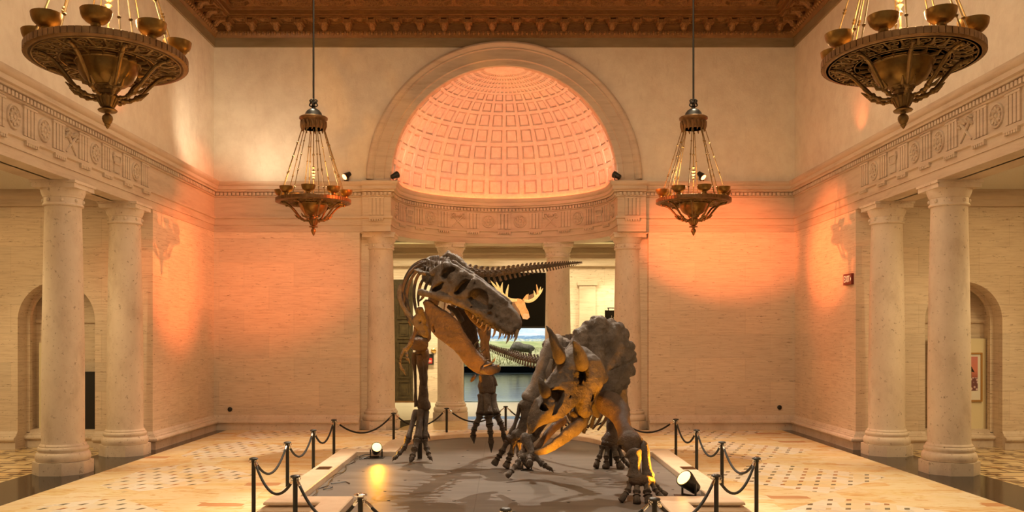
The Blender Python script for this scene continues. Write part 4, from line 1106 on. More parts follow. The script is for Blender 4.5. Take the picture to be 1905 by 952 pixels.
c = mix(tr, math_(tr, 'GREATER_THAN', hz, 2.50), mt, sk); c = mix(tr, math_(tr, 'GREATER_THAN', hz2, 2.28), ft, c); c = mix(tr, math_(tr, 'GREATER_THAN', sp.outputs[2], 2.10), gr, c)
tr.links.new(c, b.inputs['Base Color'])
k = MB().add([(-8,YD-2,0),(-4,YD-.3,0),(0,YD,0),(4,YD-.3,0),(8,YD-2,0),(-8,YD-2,5),(-4,YD-.3,5),(0,YD,5),(4,YD-.3,5),(8,YD-2,5)], [(0,1,6,5),(1,2,7,6),(2,3,8,7),(3,4,9,8)])
o = obj('wall_backdrop', k, m, None, 60); o['kind'] = 'structure'
m, tr, b = nm('prairie ground', rough=.9); M['prairie'] = m
tr.links.new(ramp(tr, noise(tr, pos(tr, (3,1,1)), 2, 6), [(.35,(.30,.30,.10)),(.65,(.66,.60,.30))]), b.inputs['Base Color'])
k = MB(); n1 = 40
for i in range(n1+1):
    for j in range(9):
        x = -8+16*i/n1; y = 60.3+5.6*j/8; k.v.append((x, y, .42+.105*(y-60.3)*2+.05*math.sin(x*2.1+y)+.03*math.sin(x*5.3)))
k.f = [[i*9+j, (i+1)*9+j, (i+1)*9+j+1, i*9+j+1] for i in range(n1) for j in range(8)]
struct('floor_diorama', k, m)
k = MB(); rr = random.Random(2)
for i in range(700):
    x = rr.uniform(-4,4); y = rr.uniform(60.4,63.5); z = .42+.21*(y-60.3); hgt = rr.uniform(.12,.42)
    if rr.random() < .35: x = rr.gauss(-1.9,.5)
    k.add([(x-.02,y,z),(x+.02,y,z),(x+rr.uniform(-.1,.1),y+rr.uniform(-.05,.05),z+hgt)], [(0,1,2)])
o = obj('prairie_grass', k, tint('dry grass', (.25,.24,.07), (.62,.55,.22))); o['kind'] = 'stuff'; tag(o, 'tufts of dry prairie grass in the lit diorama', 'grass')
def bison(cx, cy, z0, S, label, group='bison in the prairie diorama'):
    # faces -x, metres at S=1 shoulder 1.65
    X, Y, Z = grid((-1.7,-.6,-.05), (1.5,.6,1.95), .05)
    d = np.minimum(1e9, ((X+.45)**2/.75**2+(Y)**2/.42**2+(Z-1.15)**2/.62**2)**.5-1)*.45
    d = smin(d, (((X-.55)**2/.85**2+Y**2/.36**2+(Z-1.02)**2/.47**2)**.5-1)*.4, .2)
    d = smin(d, seg3(X,Y,Z,(-.95,0,1.0),(-1.3,0,.72),.34,.22), .12)
    d = smin(d, seg3(X,Y,Z,(-1.28,0,.62),(-1.2,0,.42),.14,.07), .08)
    for sx, sy in ((-.55,-.2),(-.45,.2),(.95,-.18),(.85,.2)):
        d = smin(d, seg3(X,Y,Z,(sx,sy,.75),(sx+.03,sy,.38),.17,.09), .1); d = smin(d, seg3(X,Y,Z,(sx+.03,sy,.4),(sx,sy,.02),.085,.075), .05)
    d = d+.02*ns3(X,Y,Z,9)
    V, Fc = nets(d, (-1.7,-.6,-.05), .05)
    t = thing('bison', label, 'bison', (cx, cy, z0), group)
    k = MB(); k.v = [(cx+v[0]*S, cy+v[1]*S, z0+v[2]*S) for v in V]; k.f = Fc.tolist()
    obj('body', k, M['bisonfur'], t, 180)
    f = lambda x, y, z: (cx+x*S, cy+y*S, z0+z*S)
    for s in (-1, 1): obj('horn', MB().tube(spl([f(-1.22,.2*s,.95), f(-1.24,.36*s,1.0), f(-1.24,.38*s,1.15)],3), [.05*S]*3+[.04*S]*3+[.01*S], 6), M['black'], t)
    obj('tail', MB().tube(spl([f(1.35,0,1.15), f(1.47,0,.95), f(1.46,0,.6)],3), .03*S, 6), M['bisonfur'], t)
M['bisonfur'] = tint('bison fur', (.045,.034,.014), (.115,.09,.04))
bison(1.24, 62.2, .97, .63, 'shaggy grazing bison under the painted mountains in the lit diorama')
bison(-1.75, 63.5, 1.13, .5, 'smaller bison at the left edge of the diorama')
# ================================================================ THE TWO SKELETONS
BN, BD, BL, TO = M['bone'], M['bonedark'], M['bonelight'], M['tooth']
def PP(L): return [P(*q) for q in L]
def mesh_of(mb, name, mat):
    me = bpy.data.meshes.new(name); me.from_pydata(mb.v, [], mb.f); fix_normals(me); me.shade_smooth(); me.materials.append(mat); return me
def inst(me, name, parent, p, t, up, s, sl=None):
    o = bpy.data.objects.new(name, me); COL.objects.link(o); o.parent = parent
    t = Vector(t).normalized(); up = Vector(up); up = (up-t*up.dot(t)).normalized(); y = up.cross(t)
    sl = sl or s
    R = Matrix((t*sl, y*s, up*s)).transposed().to_4x4()
    R.translation = Vector(p)-Vector(parent.location); o.matrix_local = R; return o
# vertebra: x along the spine, z up, body about 1 long
def vert_mesh(name, spine=1.1, trans=.9, chev=0.0, mat=BN, lean=-.35):
    X, Y, Z = grid((-1.1,-1.3,-1.7), (.9,1.3,1.8), .07)
    r = np.sqrt(Y**2+Z**2); d = np.maximum(r-(.40+.10*np.minimum(1,(X/.42)**2)), np.abs(X)-.44)
    d = smin(d, seg3(X,Y,Z,(0,0,.45),(0,0,.75),.26,.24), .1)
    if spine: d = smin(d, np.maximum(seg3(X,Y,Z,(-.05,0,.7),(lean,0,.6+spine),.34,.26), np.abs(Y)-.11-.05*(Z>1.4)), .12)
    for s in (-1, 1):
        if trans: d = smin(d, seg3(X,Y,Z,(0,s*.3,.35),(-.2,s*trans,.5),.17,.13), .12)
        d = smin(d, seg3(X,Y,Z,(.1,s*.22,.55),(.62,s*.26,.85),.14,.10), .1); d = smin(d, seg3(X,Y,Z,(-.1,s*.2,.6),(-.6,s*.18,.8),.13,.09), .1)
    if chev: d = smin(d, np.maximum(seg3(X,Y,Z,(-.4,0,-.42),(-.62,0,-.4-chev),.16,.24), np.abs(Y)-.13), .06)
    d = d+.03*ns3(X,Y,Z,6)
    V, Fc = nets(d, (-1.1,-1.3,-1.7), .07); k = MB(); k.v = [tuple(v) for v in V]; k.f = Fc.tolist()
    return mesh_of(k, name, mat)
VN = vert_mesh('neck_vertebra', .55, 1.0, 0, BN); VT = vert_mesh('back_vertebra', 1.15, .9, 0, BN)
VC = vert_mesh('tail_vertebra', .75, .55, .95, BN); VC2 = vert_mesh('tail_vertebra_pale', .7, .5, .8, BN)
def chain(parent, name, me, path, s0, s1, n, up=(0,0,1), gap=1.0):
    pts = spl([P(*q) for q in path], 12); L = [0]
    for a, b in zip(pts[:-1], pts[1:]): L.append(L[-1]+(b-a).length)
    w = [(s0+(s1-s0)*(i+.5)/n) for i in range(n)]; tot = sum(w); acc = 0
    for i in range(n):
        d = (acc+w[i]/2)/tot*L[-1]; acc += w[i]
        j = max(q for q in range(len(L)-1) if L[q] <= d+1e-9); f = (d-L[j])/max(L[j+1]-L[j], 1e-9)
        p = pts[j].lerp(pts[j+1], f); t = pts[j]-pts[j+1]
        inst(me, name, parent, p, t, up, w[i]*gap, w[i]/tot*L[-1]*.98)
def limb(parent, name, pts, mat=BN, n=12, flat=1.0, amp=.12):
    q, r = spl([P(*a[:3]) for a in pts], 4, [a[3] for a in pts])
    return obj(name, MB().tube(q, r, n, flat, None, amp, 14), mat, parent, 180)
def long_bone(parent, name, a, b, r0, rm, r1, mat=BN, flat=1.0, bend=(0,0,0)):
    return obj(name, MB().bone(P(*a), P(*b), r0, rm, r1, 14, flat, bend), mat, parent, 180)
def toe(parent, pts, radii, mat=BN, claw=True, hoof=False, name='toe', clawmat=None):
    """chain of toe bones through pts; the last stretch is the claw or hoof"""
    W_ = [P(*p) for p in pts]; k = MB(); n = len(W_)
    for i in range(n-2 if (claw or hoof) else n-1):
        a, b = W_[i], W_[i+1]; r = radii[i]; k.bone(a, b, r, r*.62, radii[i+1]*.95, 10, amp=.1)
    o = obj(name, k, mat, parent, 180)
    if claw:
        a, b = W_[-2], W_[-1]; r = radii[-1]; mid = (a+b)/2+Vector((0,0,.02))
        q, rr_ = spl([a, a.lerp(mid,.5), mid, b], 3, [r*.8, r, r*.72, r*.08]); c = MB().tube(q, rr_, 10, .75)
        cc = obj('claw', c, clawmat or mat, o, 180)
    if hoof:
        a, b = W_[-2], W_[-1]; r = radii[-1]
        c = MB().tube([a, a.lerp(b,.15), a.lerp(b,.6), a.lerp(b,.92), b], [r*.6, r*.85, r*1.05, r*1.0, r*.5], 12, .8)
        obj('hoof', c, clawmat or mat, o, 180)
    return o
def tooth(parent, a, b, Y, r, Y2=None):
    A = P(*a, Y); B = P(*b, Y2 or Y-.02); mid = (A+B)/2+Vector((.012,0,0))
    q, rr_ = spl([A+(A-B)*.25, A, mid, B], 3, [r*.9, r, r*.72, r*.06])
    return obj('tooth', MB().tube(q, rr_, 8, .7), TO, parent, 180)

# ---------------------------------------------------------------- tyrannosaur
TR = thing('tyrannosaurus_skeleton', 'tall mounted fossil skeleton with open toothed jaws, one foot lifted, beside the horned one', 'dinosaur skeleton', (-1.49, 15.1, ZG))
YS = 12.8
ps = Plane(P(880,555,YS), (math.cos(R_(20)), -math.sin(R_(20)), 0), (0,0,1))
u0, u1 = ps.px(795,550)[0], ps.px(968,600)[0]
def hwT(U, V):
    t = np.clip((U-u0)/(u1-u0), 0, 1); return .26-.06*np.clip(t/.45,0,1)-.07*np.clip((t-.45)/.55,0,1)
sk = [(800,549),(803,540),(807,530),(811,518),(815,507),(822,497),(830,491),(838,489),(848,492),(858,498),(866,503),(874,510),(884,515),(897,522),(909,531),(921,541),(933,551),(944,560),(955,571),(963,581),(969,591),(971,601),(968,612),(962,619),(953,622),(943,622),(932,619),(920,613),(908,608),(896,600),(886,592),(877,582),(867,574),(857,569),(846,566),(831,563),(817,560),(807,556)]
holes = [([(821,514),(826,505),(834,499),(844,496),(848,500),(844,508),(836,516),(828,520)],.5),
         ([(806,542),(811,534),(820,528),(828,524),(830,528),(824,537),(815,544)],.5),
         ([(847,546),(851,536),(858,527),(866,519),(874,520),(875,527),(868,538),(859,546),(852,549)],.25),
         ([(871,556),(875,545),(883,537),(893,536),(905,544),(910,555),(908,565),(919,571),(914,575),(900,575),(884,571)],.3),
         ([(942,573),(947,575),(953,582),(960,591),(965,600),(962,605),(956,602),(950,595),(945,584)],.55),
         ([(895,572),(906,569),(915,566),(920,570),(908,574),(898,576)],.72)]
def exT(D, U, V, W):
    def c(px, py): return ps.px(px, py)
    for a, b, r, w in (((812,508),(838,489),.05,.12),((838,490),(874,511),.045,.14),((866,512),(848,545),.045,.19),((888,524),(874,550),.04,.17),((797,545),(846,557),.05,.26),((846,557),(900,582),.045,.19),((900,582),(955,615),.05,.13),((880,514),(945,563),.04,.09),((840,496),(852,520),.055,.2)):
        A = c(*a); B = c(*b)
        D = smin(D, seg3(U, V, np.abs(W), (A[0],A[1],w), (B[0],B[1],w), r, r*.9), .045)
    A = ps.px(946,578,.1); B = ps.px(955,592,.1); C_ = ps.px(962,603,.08)
    for a, b in ((A,B),(B,C_)): D = smax(D, -seg3(U, V, np.abs(W), (a[0],a[1],.15), (b[0],b[1],.13), .035, .04), .02)
    A = ps.px(874,520,.1); B = ps.px(905,545,.1); C_ = ps.px(940,566,.1)
    for a, b in ((A,B),(B,C_)): D = smax(D, -seg3(U, V, np.abs(W), (a[0],a[1],.17), (b[0],b[1],.15), .010, .012), .015)
    for px, py, r in ((912,585,.03),(925,590,.028),(935,600,.024),(905,578,.02),(922,603,.02),(940,585,.022),(893,583,.02),(880,572,.018),(870,566,.02)):
        q = ps.px(px, py, .12); D = smax(D, -(np.sqrt((U-q[0])**2+(V-q[1])**2+(np.abs(W)-.17)**2*.4)-r), .03)
    return D
SKL = obj('skull', shell(ps, sk, hwT, .17, 0, holes, .14, None, .012, exT, .007, 26, .02), BN, TR, 180)
up_teeth = [((962,618),(955,638),.023),((953,621),(948,633),.016),((947,620),(941,640),.025),((941,618),(937,631),.018),((935,616),(935,626),.013),((931,615),(926.5,632),.022),((921,612),(915,629),.022),((912,608),(907,615),.014),((905,606),(899,618),.016),((897,601),(892,609),.013),((889,595),(885,602),.012),((880,587),(877,593),.010)]
for a, b, r in up_teeth: tooth(SKL, a, b, YS-.30 if a[0] > 930 else YS-.22, r)
for a, b, r in (((957,617),(955,630),.016),((938,613),(934,624),.015),((924,608),(920,618),.014),((908,602),(903,611),.012)): tooth(SKL, a, b, YS+.08, r)
# lower jaw: near branch, far branch and chin
pj = Plane(P(850,630,YS-.02), (math.cos(R_(24)), -math.sin(R_(24)), 0), (0,0,1))
jn = [(789,562),(795,556),(803,559),(812,567),(822,573),(832,579),(841,586),(848,592),(856,603),(862,616),(868,625),(874,634),(880,643),(886,651),(896,662),(904,671),(912,676),(922,678),(928,683),(927,690),(918,695),(906,697),(893,697),(883,692),(874,685),(866,676),(858,663),(850,653),(841,645),(829,637),(816,628),(806,618),(801,607),(798,594),(793,578)]
jh = [([(807.5,607),(811,605),(813.5,617),(809.5,618)],9)]
NJ = shell(pj, jn, .065, .06, .10, jh, .10, lambda U, V: .14-.12*np.clip(U/.6,0,1)-.03*np.sin(V*5), .012, None, .006, 30)
JAW = obj('lower_jaw', NJ, BD, TR, 180)
fjp = Plane(P(872,620,YS+.42), (math.cos(R_(10)), -math.sin(R_(10)), 0), (0,0,1))
fj = [(842,575),(852,566),(866,572),(878,584),(885,598),(888,614),(889,632),(892,650),(899,660),(906,672),(897,678),(888,668),(880,656),(870,642),(862,628),(857,612),(851,594)]
obj('inner_jaw_plate', shell(fjp, fj, .05, .05, 0, [], 0, None, .014), BD, JAW, 180)
q, rr_ = spl([P(898,688,12.45),P(912,689,12.30),P(924,686,12.40),P(918,684,12.65),P(906,678,12.95)],5,[.05,.062,.06,.055,.05])
obj('chin_bone', MB().tube(q, rr_, 12, .9, None, .12, 18), BD, JAW, 180)
lo_teeth = [((911,678),(922,664),12.4,.02),((921,685),(929,677),12.35,.02),((898,673),(912,667),12.5,.017),((903,680),(915,676),12.35,.013),((877,655),(885,641),13.0,.018),((882,660),(892,646),12.98,.018),((887,665),(897,652),12.95,.018),((892,670),(901,658),12.9,.017),((888,650),(898,640),13.05,.014),((884,640),(893,628),13.1,.014),((895,655),(903,646),13.0,.013),((872,646),(878,634),13.02,.013)]
for a, b, Y, r in lo_teeth: tooth(JAW, a, b, Y, r)
limb(TR, 'palate_bone', [(833,570,12.9,.03),(846,578,12.95,.045),(854,588,12.95,.05),(860,598,12.98,.03)], BN)
limb(TR, 'palate_bone', [(866,575,12.8,.03),(880,592,12.75,.045),(890,604,12.7,.035),(898,612,12.7,.02)], BD)
limb(TR, 'throat_bone', [(884,698,12.8,.018),(880,704,12.75,.028),(876,710,12.72,.012)], BD); limb(TR, 'throat_bone', [(893,698,12.8,.016),(894,705,12.8,.022),(895,711,12.8,.010)], BD)
# neck, back and tail
chain(TR, 'neck_vertebra', VN, [(822,522,13.15),(806,520,13.35),(796,515,13.7),(803,509,14.1),(816,507,14.6)], .19, .19, 9, gap=1.05)
chain(TR, 'back_vertebra', VN, [(818,506,14.6),(834,505,15.1),(850,506,15.6),(862,507,16.0)], .18, .16, 8)
chain(TR, 'tail_vertebra', VC, [(862,506,16.1),(876,508,16.5),(914,511,17.1),(953,505.6,17.7),(991,499,18.3),(1029,494.6,18.9),(1057,491,19.4),(1083,488,19.8)], .112, .015, 36)
# hip: two blades
ph = Plane(P(845,485,15.2), (.93,-.36,0), (0,0,1))
il = [(816,490),(818,480),(823,475),(829,471),(834,463),(839,469),(848,473),(858,480),(866,487),(872,497),(871,509),(864,508),(855,501),(845,494),(838,495),(828,492)]
PEL = obj('hip_bone', shell(ph, il, .07, .07, 0, [([(823,482),(829,475),(834,476),(832,484)],.4)], .05, None, .016, None, .012, 22), M['bonelight'], TR, 180)
limb(TR, 'hip_rod', [(846,505,15.6,.06),(850,540,15.5,.05),(846,575,15.3,.055),(835,590,15.1,.04)], BD)
# ribs
ribs = [[(795,488,13.8),(784,491,13.75),(769,500,13.7),(756,517,13.65),(749,537,13.6),(748,556,13.6),(752,576,13.6),(764,606,13.6)],
        [(792,502,13.75),(784,500,13.7),(773,507,13.66),(763,523,13.62),(757,545,13.6),(758,562,13.58),(763,580,13.56)],
        [(793,492,14.0),(778,496,14.0),(764,509,14.0),(753,530,13.95),(752,555,13.9),(757,580,13.9)],
        [(787,504,13.6),(778,512,13.6),(772,528,13.58),(770,548,13.56),(772,567,13.55),(775,584,13.5)],
        [(794,515,13.5),(786,522,13.48),(781,534,13.46),(778,552,13.45),(779,570,13.44)],
        [(800,487,14.3),(784,488,14.3),(768,496,14.3),(757,511,14.3),(751,528,14.3),(749,548,14.3)],
        [(799,520,13.35),(794,528,13.33),(790,540,13.31),(787,552,13.3),(780,560,13.3)],
        [(806,484,14.6),(790,483,14.65),(774,490,14.7),(762,502,14.7),(756,520,14.7)],
        [(812,500,14.2),(826,510,14.35),(838,530,14.5),(842,555,14.5),(838,580,14.45)],
        [(818,492,14.6),(834,502,14.8),(848,524,14.9),(852,552,14.9),(846,580,14.85)],
        [(806,515,13.9),(820,530,14.0),(828,552,14.1),(826,576,14.05)]]
for r in ribs:
    q, rr_ = spl([P(*p) for p in r], 4, [.028]+[.024]*(len(r)-2)+[.012])
    obj('rib', MB().tube(q, rr_, 8, .55), BD, TR, 180)
# shoulder and small arm
limb(TR, 'shoulder_blade', [(745.5,528,13.3,.02),(742.5,541,13.28,.035),(743.5,555,13.25,.034),(748.5,568,13.22,.030),(756,580,13.2,.030),(764,590,13.16,.040),(772,599,13.12,.05)], BN, 10, .5)
pc = Plane(P(785,600,13.05), (.95,-.3,0), (0,0,1))
co = [(773,575),(776,571),(781,570.5),(786,572),(788,577),(790,586),(793,596),(796,608),(799,620),(797,627),(788,626),(780,620),(774,611),(768,604),(766,596),(769,589),(774,584)]
obj('shoulder_plate', shell(pc, co, .055, .06, 0, [([(779,597),(782,595),(784,598),(781,601)],.3)], .04, None,   .014, None, .01, 25), BN, TR, 180)
long_bone(TR, 'upper_arm', (776,608,13.1), (764,637,13.0), .05, .028, .04, BD)
limb(TR, 'forearm', [(764,636,13.0,.028),(760,642,12.98,.02),(754,649,12.95,.024)], BN); limb(TR, 'forearm', [(766,638,13.05,.024),(762,645,13.02,.016),(756,652,13.0,.02)], BN)
toe(TR, [(753,648,12.95),(747,660,12.92),(744,673,12.9),(746,684,12.9),(755,699,12.9)], [.03,.026,.024,.024], BN, name='finger')
toe(TR, [(755,650,12.95),(757,660,12.92),(757,666,12.9),(763,677,12.88)], [.028,.024,.024], BN, name='finger')
# planted leg
YL = 15.2
long_bone(TR, 'thigh_bone', (822,512,15.45), (783,634,YL), .15, .095, .15, BD)
long_bone(TR, 'thigh_bone', (856,516,15.6), (900,590,14.7), .15, .095, .14, BD)
limb(TR, 'knee_joint', [(768,641,YL-.1,.09),(779,640,YL-.15,.125),(792,641,YL-.1,.105)], BD, 14)
limb(TR, 'shin_bone', [(783,650,YL,.11),(784,654,YL,.13),(786,668,YL,.115),(788,690,YL,.072),(788,715,YL,.070),(788,738,YL,.085),(788,750,YL,.112),(789,758,YL,.108),(789,763,YL,.085)], BD, 16)
limb(TR, 'shin_crest', [(780,660,YL-.13,.05),(782,680,YL-.12,.06),(785,700,YL-.09,.04),(787,715,YL-.07,.02)], BD)
limb(TR, 'calf_bone', [(771,655,YL,.04),(770,672,YL,.045),(772,692,YL,.026),(773,720,YL,.022),(773,742,YL,.028),(775,756,YL,.042)], BD)
def foot_bones(x0, y0, x1, y1, Y, dx, sp0, sp1):
    for i, (a, b) in enumerate(zip(sp0, sp1)):
        long_bone(TR, 'foot_bone', (x0+a, y0, Y), (x1+b, y1+(4 if i == 1 else 0), Y-.12-(.06 if i == 1 else 0)), .075, .048, .075, BN)
long_bone(TR, 'foot_bone', (775,762,YL), (758,818,14.95), .06, .042, .065, BN); long_bone(TR, 'foot_bone', (783,762,YL-.03), (777,817,14.85), .078, .055, .078, BN); long_bone(TR, 'foot_bone', (792,762,YL), (790,817,14.95), .062, .048, .07, BN)
toe(TR, [(758,818,14.95),(752,833,14.85),(743,843,14.78),(737,850,14.72),(729.5,858,14.66)], [.062,.052,.046,.04], BN)
toe(TR, [(776,818,14.85),(771,836,14.7),(768,847,14.62),(766,853,14.55),(762,861,14.47)], [.075,.064,.055,.05], BN)
toe(TR, [(790,818,14.95),(794,834,14.88),(797,844,14.8),(799,850,14.76),(805,858,14.66)], [.066,.055,.048,.042], BN)
toe(TR, [(793,797,15.15),(795,806,15.1),(800,818,15.08)], [.03,.026], BN, name='spur')
obj('support_post', MB().tube([Vector((P(781,800,YL+.1).x,YL+.1,ZG)), P(781,790,YL+.1)], .042, 12), M['black'], TR)
# lifted leg
YR = 14.55
limb(TR, 'knee_joint', [(890,592,YR,.1),(899,594,YR-.1,.12),(909,592,YR,.1)], BD, 14)
limb(TR, 'shin_bone', [(900,600,YR,.11),(901,612,YR,.12),(902,635,YR,.075),(903,665,YR,.075),(904,690,YR,.095),(905,706,YR,.13),(906,717,YR,.15),(906,727,YR,.145),(906,734,YR,.12)], BD, 16)
limb(TR, 'calf_bone', [(909,606,YR-.08,.04),(908,622,YR-.1,.045),(906,645,YR-.1,.03),(914,690,YR-.05,.028),(919,708,YR,.04),(921,718,YR,.045)], BD)
long_bone(TR, 'foot_bone', (898,733,YR), (894,772,YR-.15), .09, .06, .078, BN); long_bone(TR, 'foot_bone', (906,733,YR-.04), (908.5,772,YR-.22), .09, .065, .085, BN); long_bone(TR, 'foot_bone', (915,733,YR), (923.5,771,YR-.15), .085, .058, .078, BN)
long_bone(TR, 'foot_bone', (919,740,YR+.08), (921,757,YR+.06), .04, .03, .035, BN)
toe(TR, [(893,773,YR-.15),(886,788,YR-.2),(882,799,YR-.22),(880,808,YR-.22),(882,825,YR-.2)], [.075,.064,.056,.054], BN)
toe(TR, [(908.5,774,YR-.22),(911,790,YR-.27),(912.5,804,YR-.29),(913.5,817,YR-.3),(914,842,YR-.28)], [.085,.07,.06,.052], BN)
toe(TR, [(924,773,YR-.15),(931,786,YR-.18),(935,797,YR-.2),(937,807,YR-.2),(938.5,827,YR-.18)], [.075,.062,.054,.048], BN)

# ---------------------------------------------------------------- triceratops
TC = thing('triceratops_skeleton', 'mounted horned fossil skeleton with a great bumpy frill and lowered beak', 'dinosaur skeleton', (1.05, 13.0, ZG))
pf = Plane(P(1120,668,12.75), (.93,.36,0), (0,.25,.97))
fr_ = [(1048,668),(1053,652),(1060,636),(1067,622),(1076,610),(1086,602),(1099,594),(1116,593),(1132,598),(1149,605),(1162,617),(1171,637),(1176,650),(1179,670),(1174,694),(1166,711),(1155,726),(1142,736),(1130,741),(1122,741),(1117,733),(1115,715),(1105,700),(1085,690),(1062,684)]
eps = [(1068,618),(1084,601),(1099,592),(1107,591),(1116,593),(1131,596),(1137,598),(1150,603),(1155,607),(1163,617),(1166,622),(1173,640),(1177,646),(1180,660),(1182,671),(1177,690),(1175,697),(1166,715),(1160,723),(1147,735)]
def exF(D, U, V, W):
    for i, (x, y) in enumerate(eps):
        a = pf.px(x+(1115-x)*.045, y+(665-y)*.045); a2 = pf.px(x+(1115-x)*.11, y+(665-y)*.11)
        D = smin(D, seg3(U, V, W, (a[0],a[1],.0), (a2[0],a2[1],0), .042, .055), .05)
    for a, b, r in (((1112,600),(1100,680),.05),((1078,618),(1072,660),.035),((1140,612),(1125,640),.04)):
        A = pf.px(*a); B = pf.px(*b); D = smin(D, seg3(U, V, W, (A[0],A[1],.07), (B[0],B[1],.09), r, r*1.3), .08)
    A = pf.px(1124,693); B = pf.px(1150,684); C_ = pf.px(1180,668)
    D = smax(D, -seg3(U, V, W, (A[0],A[1],.085), (B[0],B[1],.10), .014, .014), .02); D = smax(D, -seg3(U, V, W, (B[0],B[1],.10), (C_[0],C_[1],.04), .014, .010), .02)
    A = pf.px(1094,612); B = pf.px(1090,622); D = smax(D, -seg3(U, V, W, (A[0],A[1],.11), (B[0],B[1],.11), .045, .03), .04)
    A = pf.px(1106,618); B = pf.px(1102,664)
    for dx in (-4, 5): 
        A = pf.px(1106+dx, 622); B = pf.px(1101+dx, 664); D = smax(D, -seg3(U, V, W, (A[0],A[1],.14), (B[0],B[1],.155), .02, .02), .03)
    return D+.012*ns3(U, V, W, 11)
FRL = shell(pf, fr_, .095, .20, .06, [], 0, lambda U, V: .10-.22*(U*1.0)**2-.10*V*V, .014, exF, .007, 34)
TSK = obj('frill', FRL, BN, TC, 180)
pq = Plane(P(1060,720,12.1), (.95,.31,0), (0,.30,.95))
fc = [(1062,640),(1052,650),(1043,664),(1036,680),(1028,698),(1021,712),(1013,722),(1007,732),(999,744),(993,753),(988,763),(985,773),(983,785),(984,797),(987,808),(993,803),(1001,795),(1012,790),(1026,786),(1038,781),(1050,774),(1059,765),(1066,756),(1072,750),(1074,762),(1077,772),(1086,778),(1092,770),(1096,760),(1103,748),(1111,736),(1119,722),(1123,708),(1122,694),(1114,676),(1102,660),(1085,646)]
def exQ(D, U, V, W):
    def c(x, y): return pq.px(x, y)
    for a, b, wa, wb, ra, rb in (((1041,672),(1050,690),.05,.02,.085,.12),((1088,686),(1090,718),.20,.16,.13,.14),((1105,690),(1118,705),.10,.04,.08,.07),((1012,722),(1040,700),.05,.08,.07,.10),
                         ((998,752),(988,790),.04,.02,.06,.04),((1035,775),(1075,735),.14,.17,.05,.07),((1075,735),(1090,770),.13,.08,.055,.05),((1012,735),(1008,775),.11,.10,.03,.045),((1036,722),(1030,775),.12,.12,.035,.03),((1005,742),(1022,775),.16,.13,.024,.03)):
        A = c(*a); B = c(*b); D = smin(D, seg3(U, V, W, (A[0],A[1],wa), (B[0],B[1],wb), ra, rb), .07)
    A = pq.px(1077.5,696,.2); B = pq.px(1076.5,714,.2); D = smax(D, -np.maximum(seg3(U, V, 0*W, (A[0],A[1],0), (B[0],B[1],0), .030, .026), .06-W), .015)
    return D+.010*ns3(U, V, W, 14)
fh = [([(1008,737),(1012,730),(1021,726),(1033,726),(1041,731),(1040,744),(1035,758),(1028,773),(1020,776),(1023,760),(1023,750),(1016,743)],.05),
      ([(998,766),(1003,751),(1008,758),(1013,768),(1005,769)],.1), ([(1074,693),(1079,692),(1080,705),(1078,717),(1074,715),(1073,704)],.35),
      ([(1091,749),(1094,739),(1099,735),(1099,744),(1095,751)],.3), ([(1049,745),(1053,739),(1055,741),(1051,748)],.5)]
FACE = obj('skull', shell(pq, fc, .25, .22, .05, fh, .08, lambda U, V: .04+0*U, .012, exQ, .007, 34, .01), BN, TC, 180)
def horn(parent, name, pts, mat=BN):
    q, r = spl([P(*p[:3]) for p in pts], 5, [p[3] for p in pts]); return obj(name, MB().tube(q, r, 18, .88, None, .05, 12), mat, parent, 180)
horn(FACE, 'brow_horn', [(1046,682,12.2,.06),(1043,671,12.05,.085),(1040,660,11.9,.098),(1036,648,11.78,.086),(1030,632,11.68,.064),(1024,618,11.6,.038),(1016.5,606,11.55,.010)])
horn(FACE, 'brow_horn', [(1085,680,12.1,.07),(1083,676,11.85,.105),(1080,666,11.65,.105),(1076.5,655,11.48,.083),(1072.5,645,11.36,.058),(1069.5,639,11.28,.036),(1066,633.5,11.22,.012)])
horn(FACE, 'nose_horn', [(1020,738,11.85,.06),(1014,727,11.68,.085),(1007,713,11.50,.05),(1003,702,11.47,.010)])
# lower jaw
def tri_jaw(pts): 
    q, r = spl([P(*p[:3]) for p in pts], 5, [p[3] for p in pts]); return MB().tube(q, r, 14, .55, (0,0,1), .12, 16)
LJ = obj('lower_jaw', tri_jaw([(1090,772,12.12,.05),(1086,782,12.05,.085),(1074,794,11.95,.115),(1058,806,11.85,.11),(1040,821,11.72,.085),(1022,833,11.62,.065),(1006,840,11.55,.052),(992,840,11.50,.02)]), BN, TC, 180)
obj('far_jaw_branch', tri_jaw([(1052,780,12.45,.06),(1034,792,12.25,.075),(1020,806,12.05,.07),(1008,822,11.8,.055),(996,836,11.55,.035)]), BD, LJ, 180)
limb(LJ, 'jaw_process', [(1072,790,12.0,.05),(1068,776,11.98,.06),(1066,766,12.0,.04)], BN)
limb(TC, 'cheek_bone', [(1076,752,12.25,.05),(1070,772,12.2,.055),(1080,780,12.15,.04)], BD)
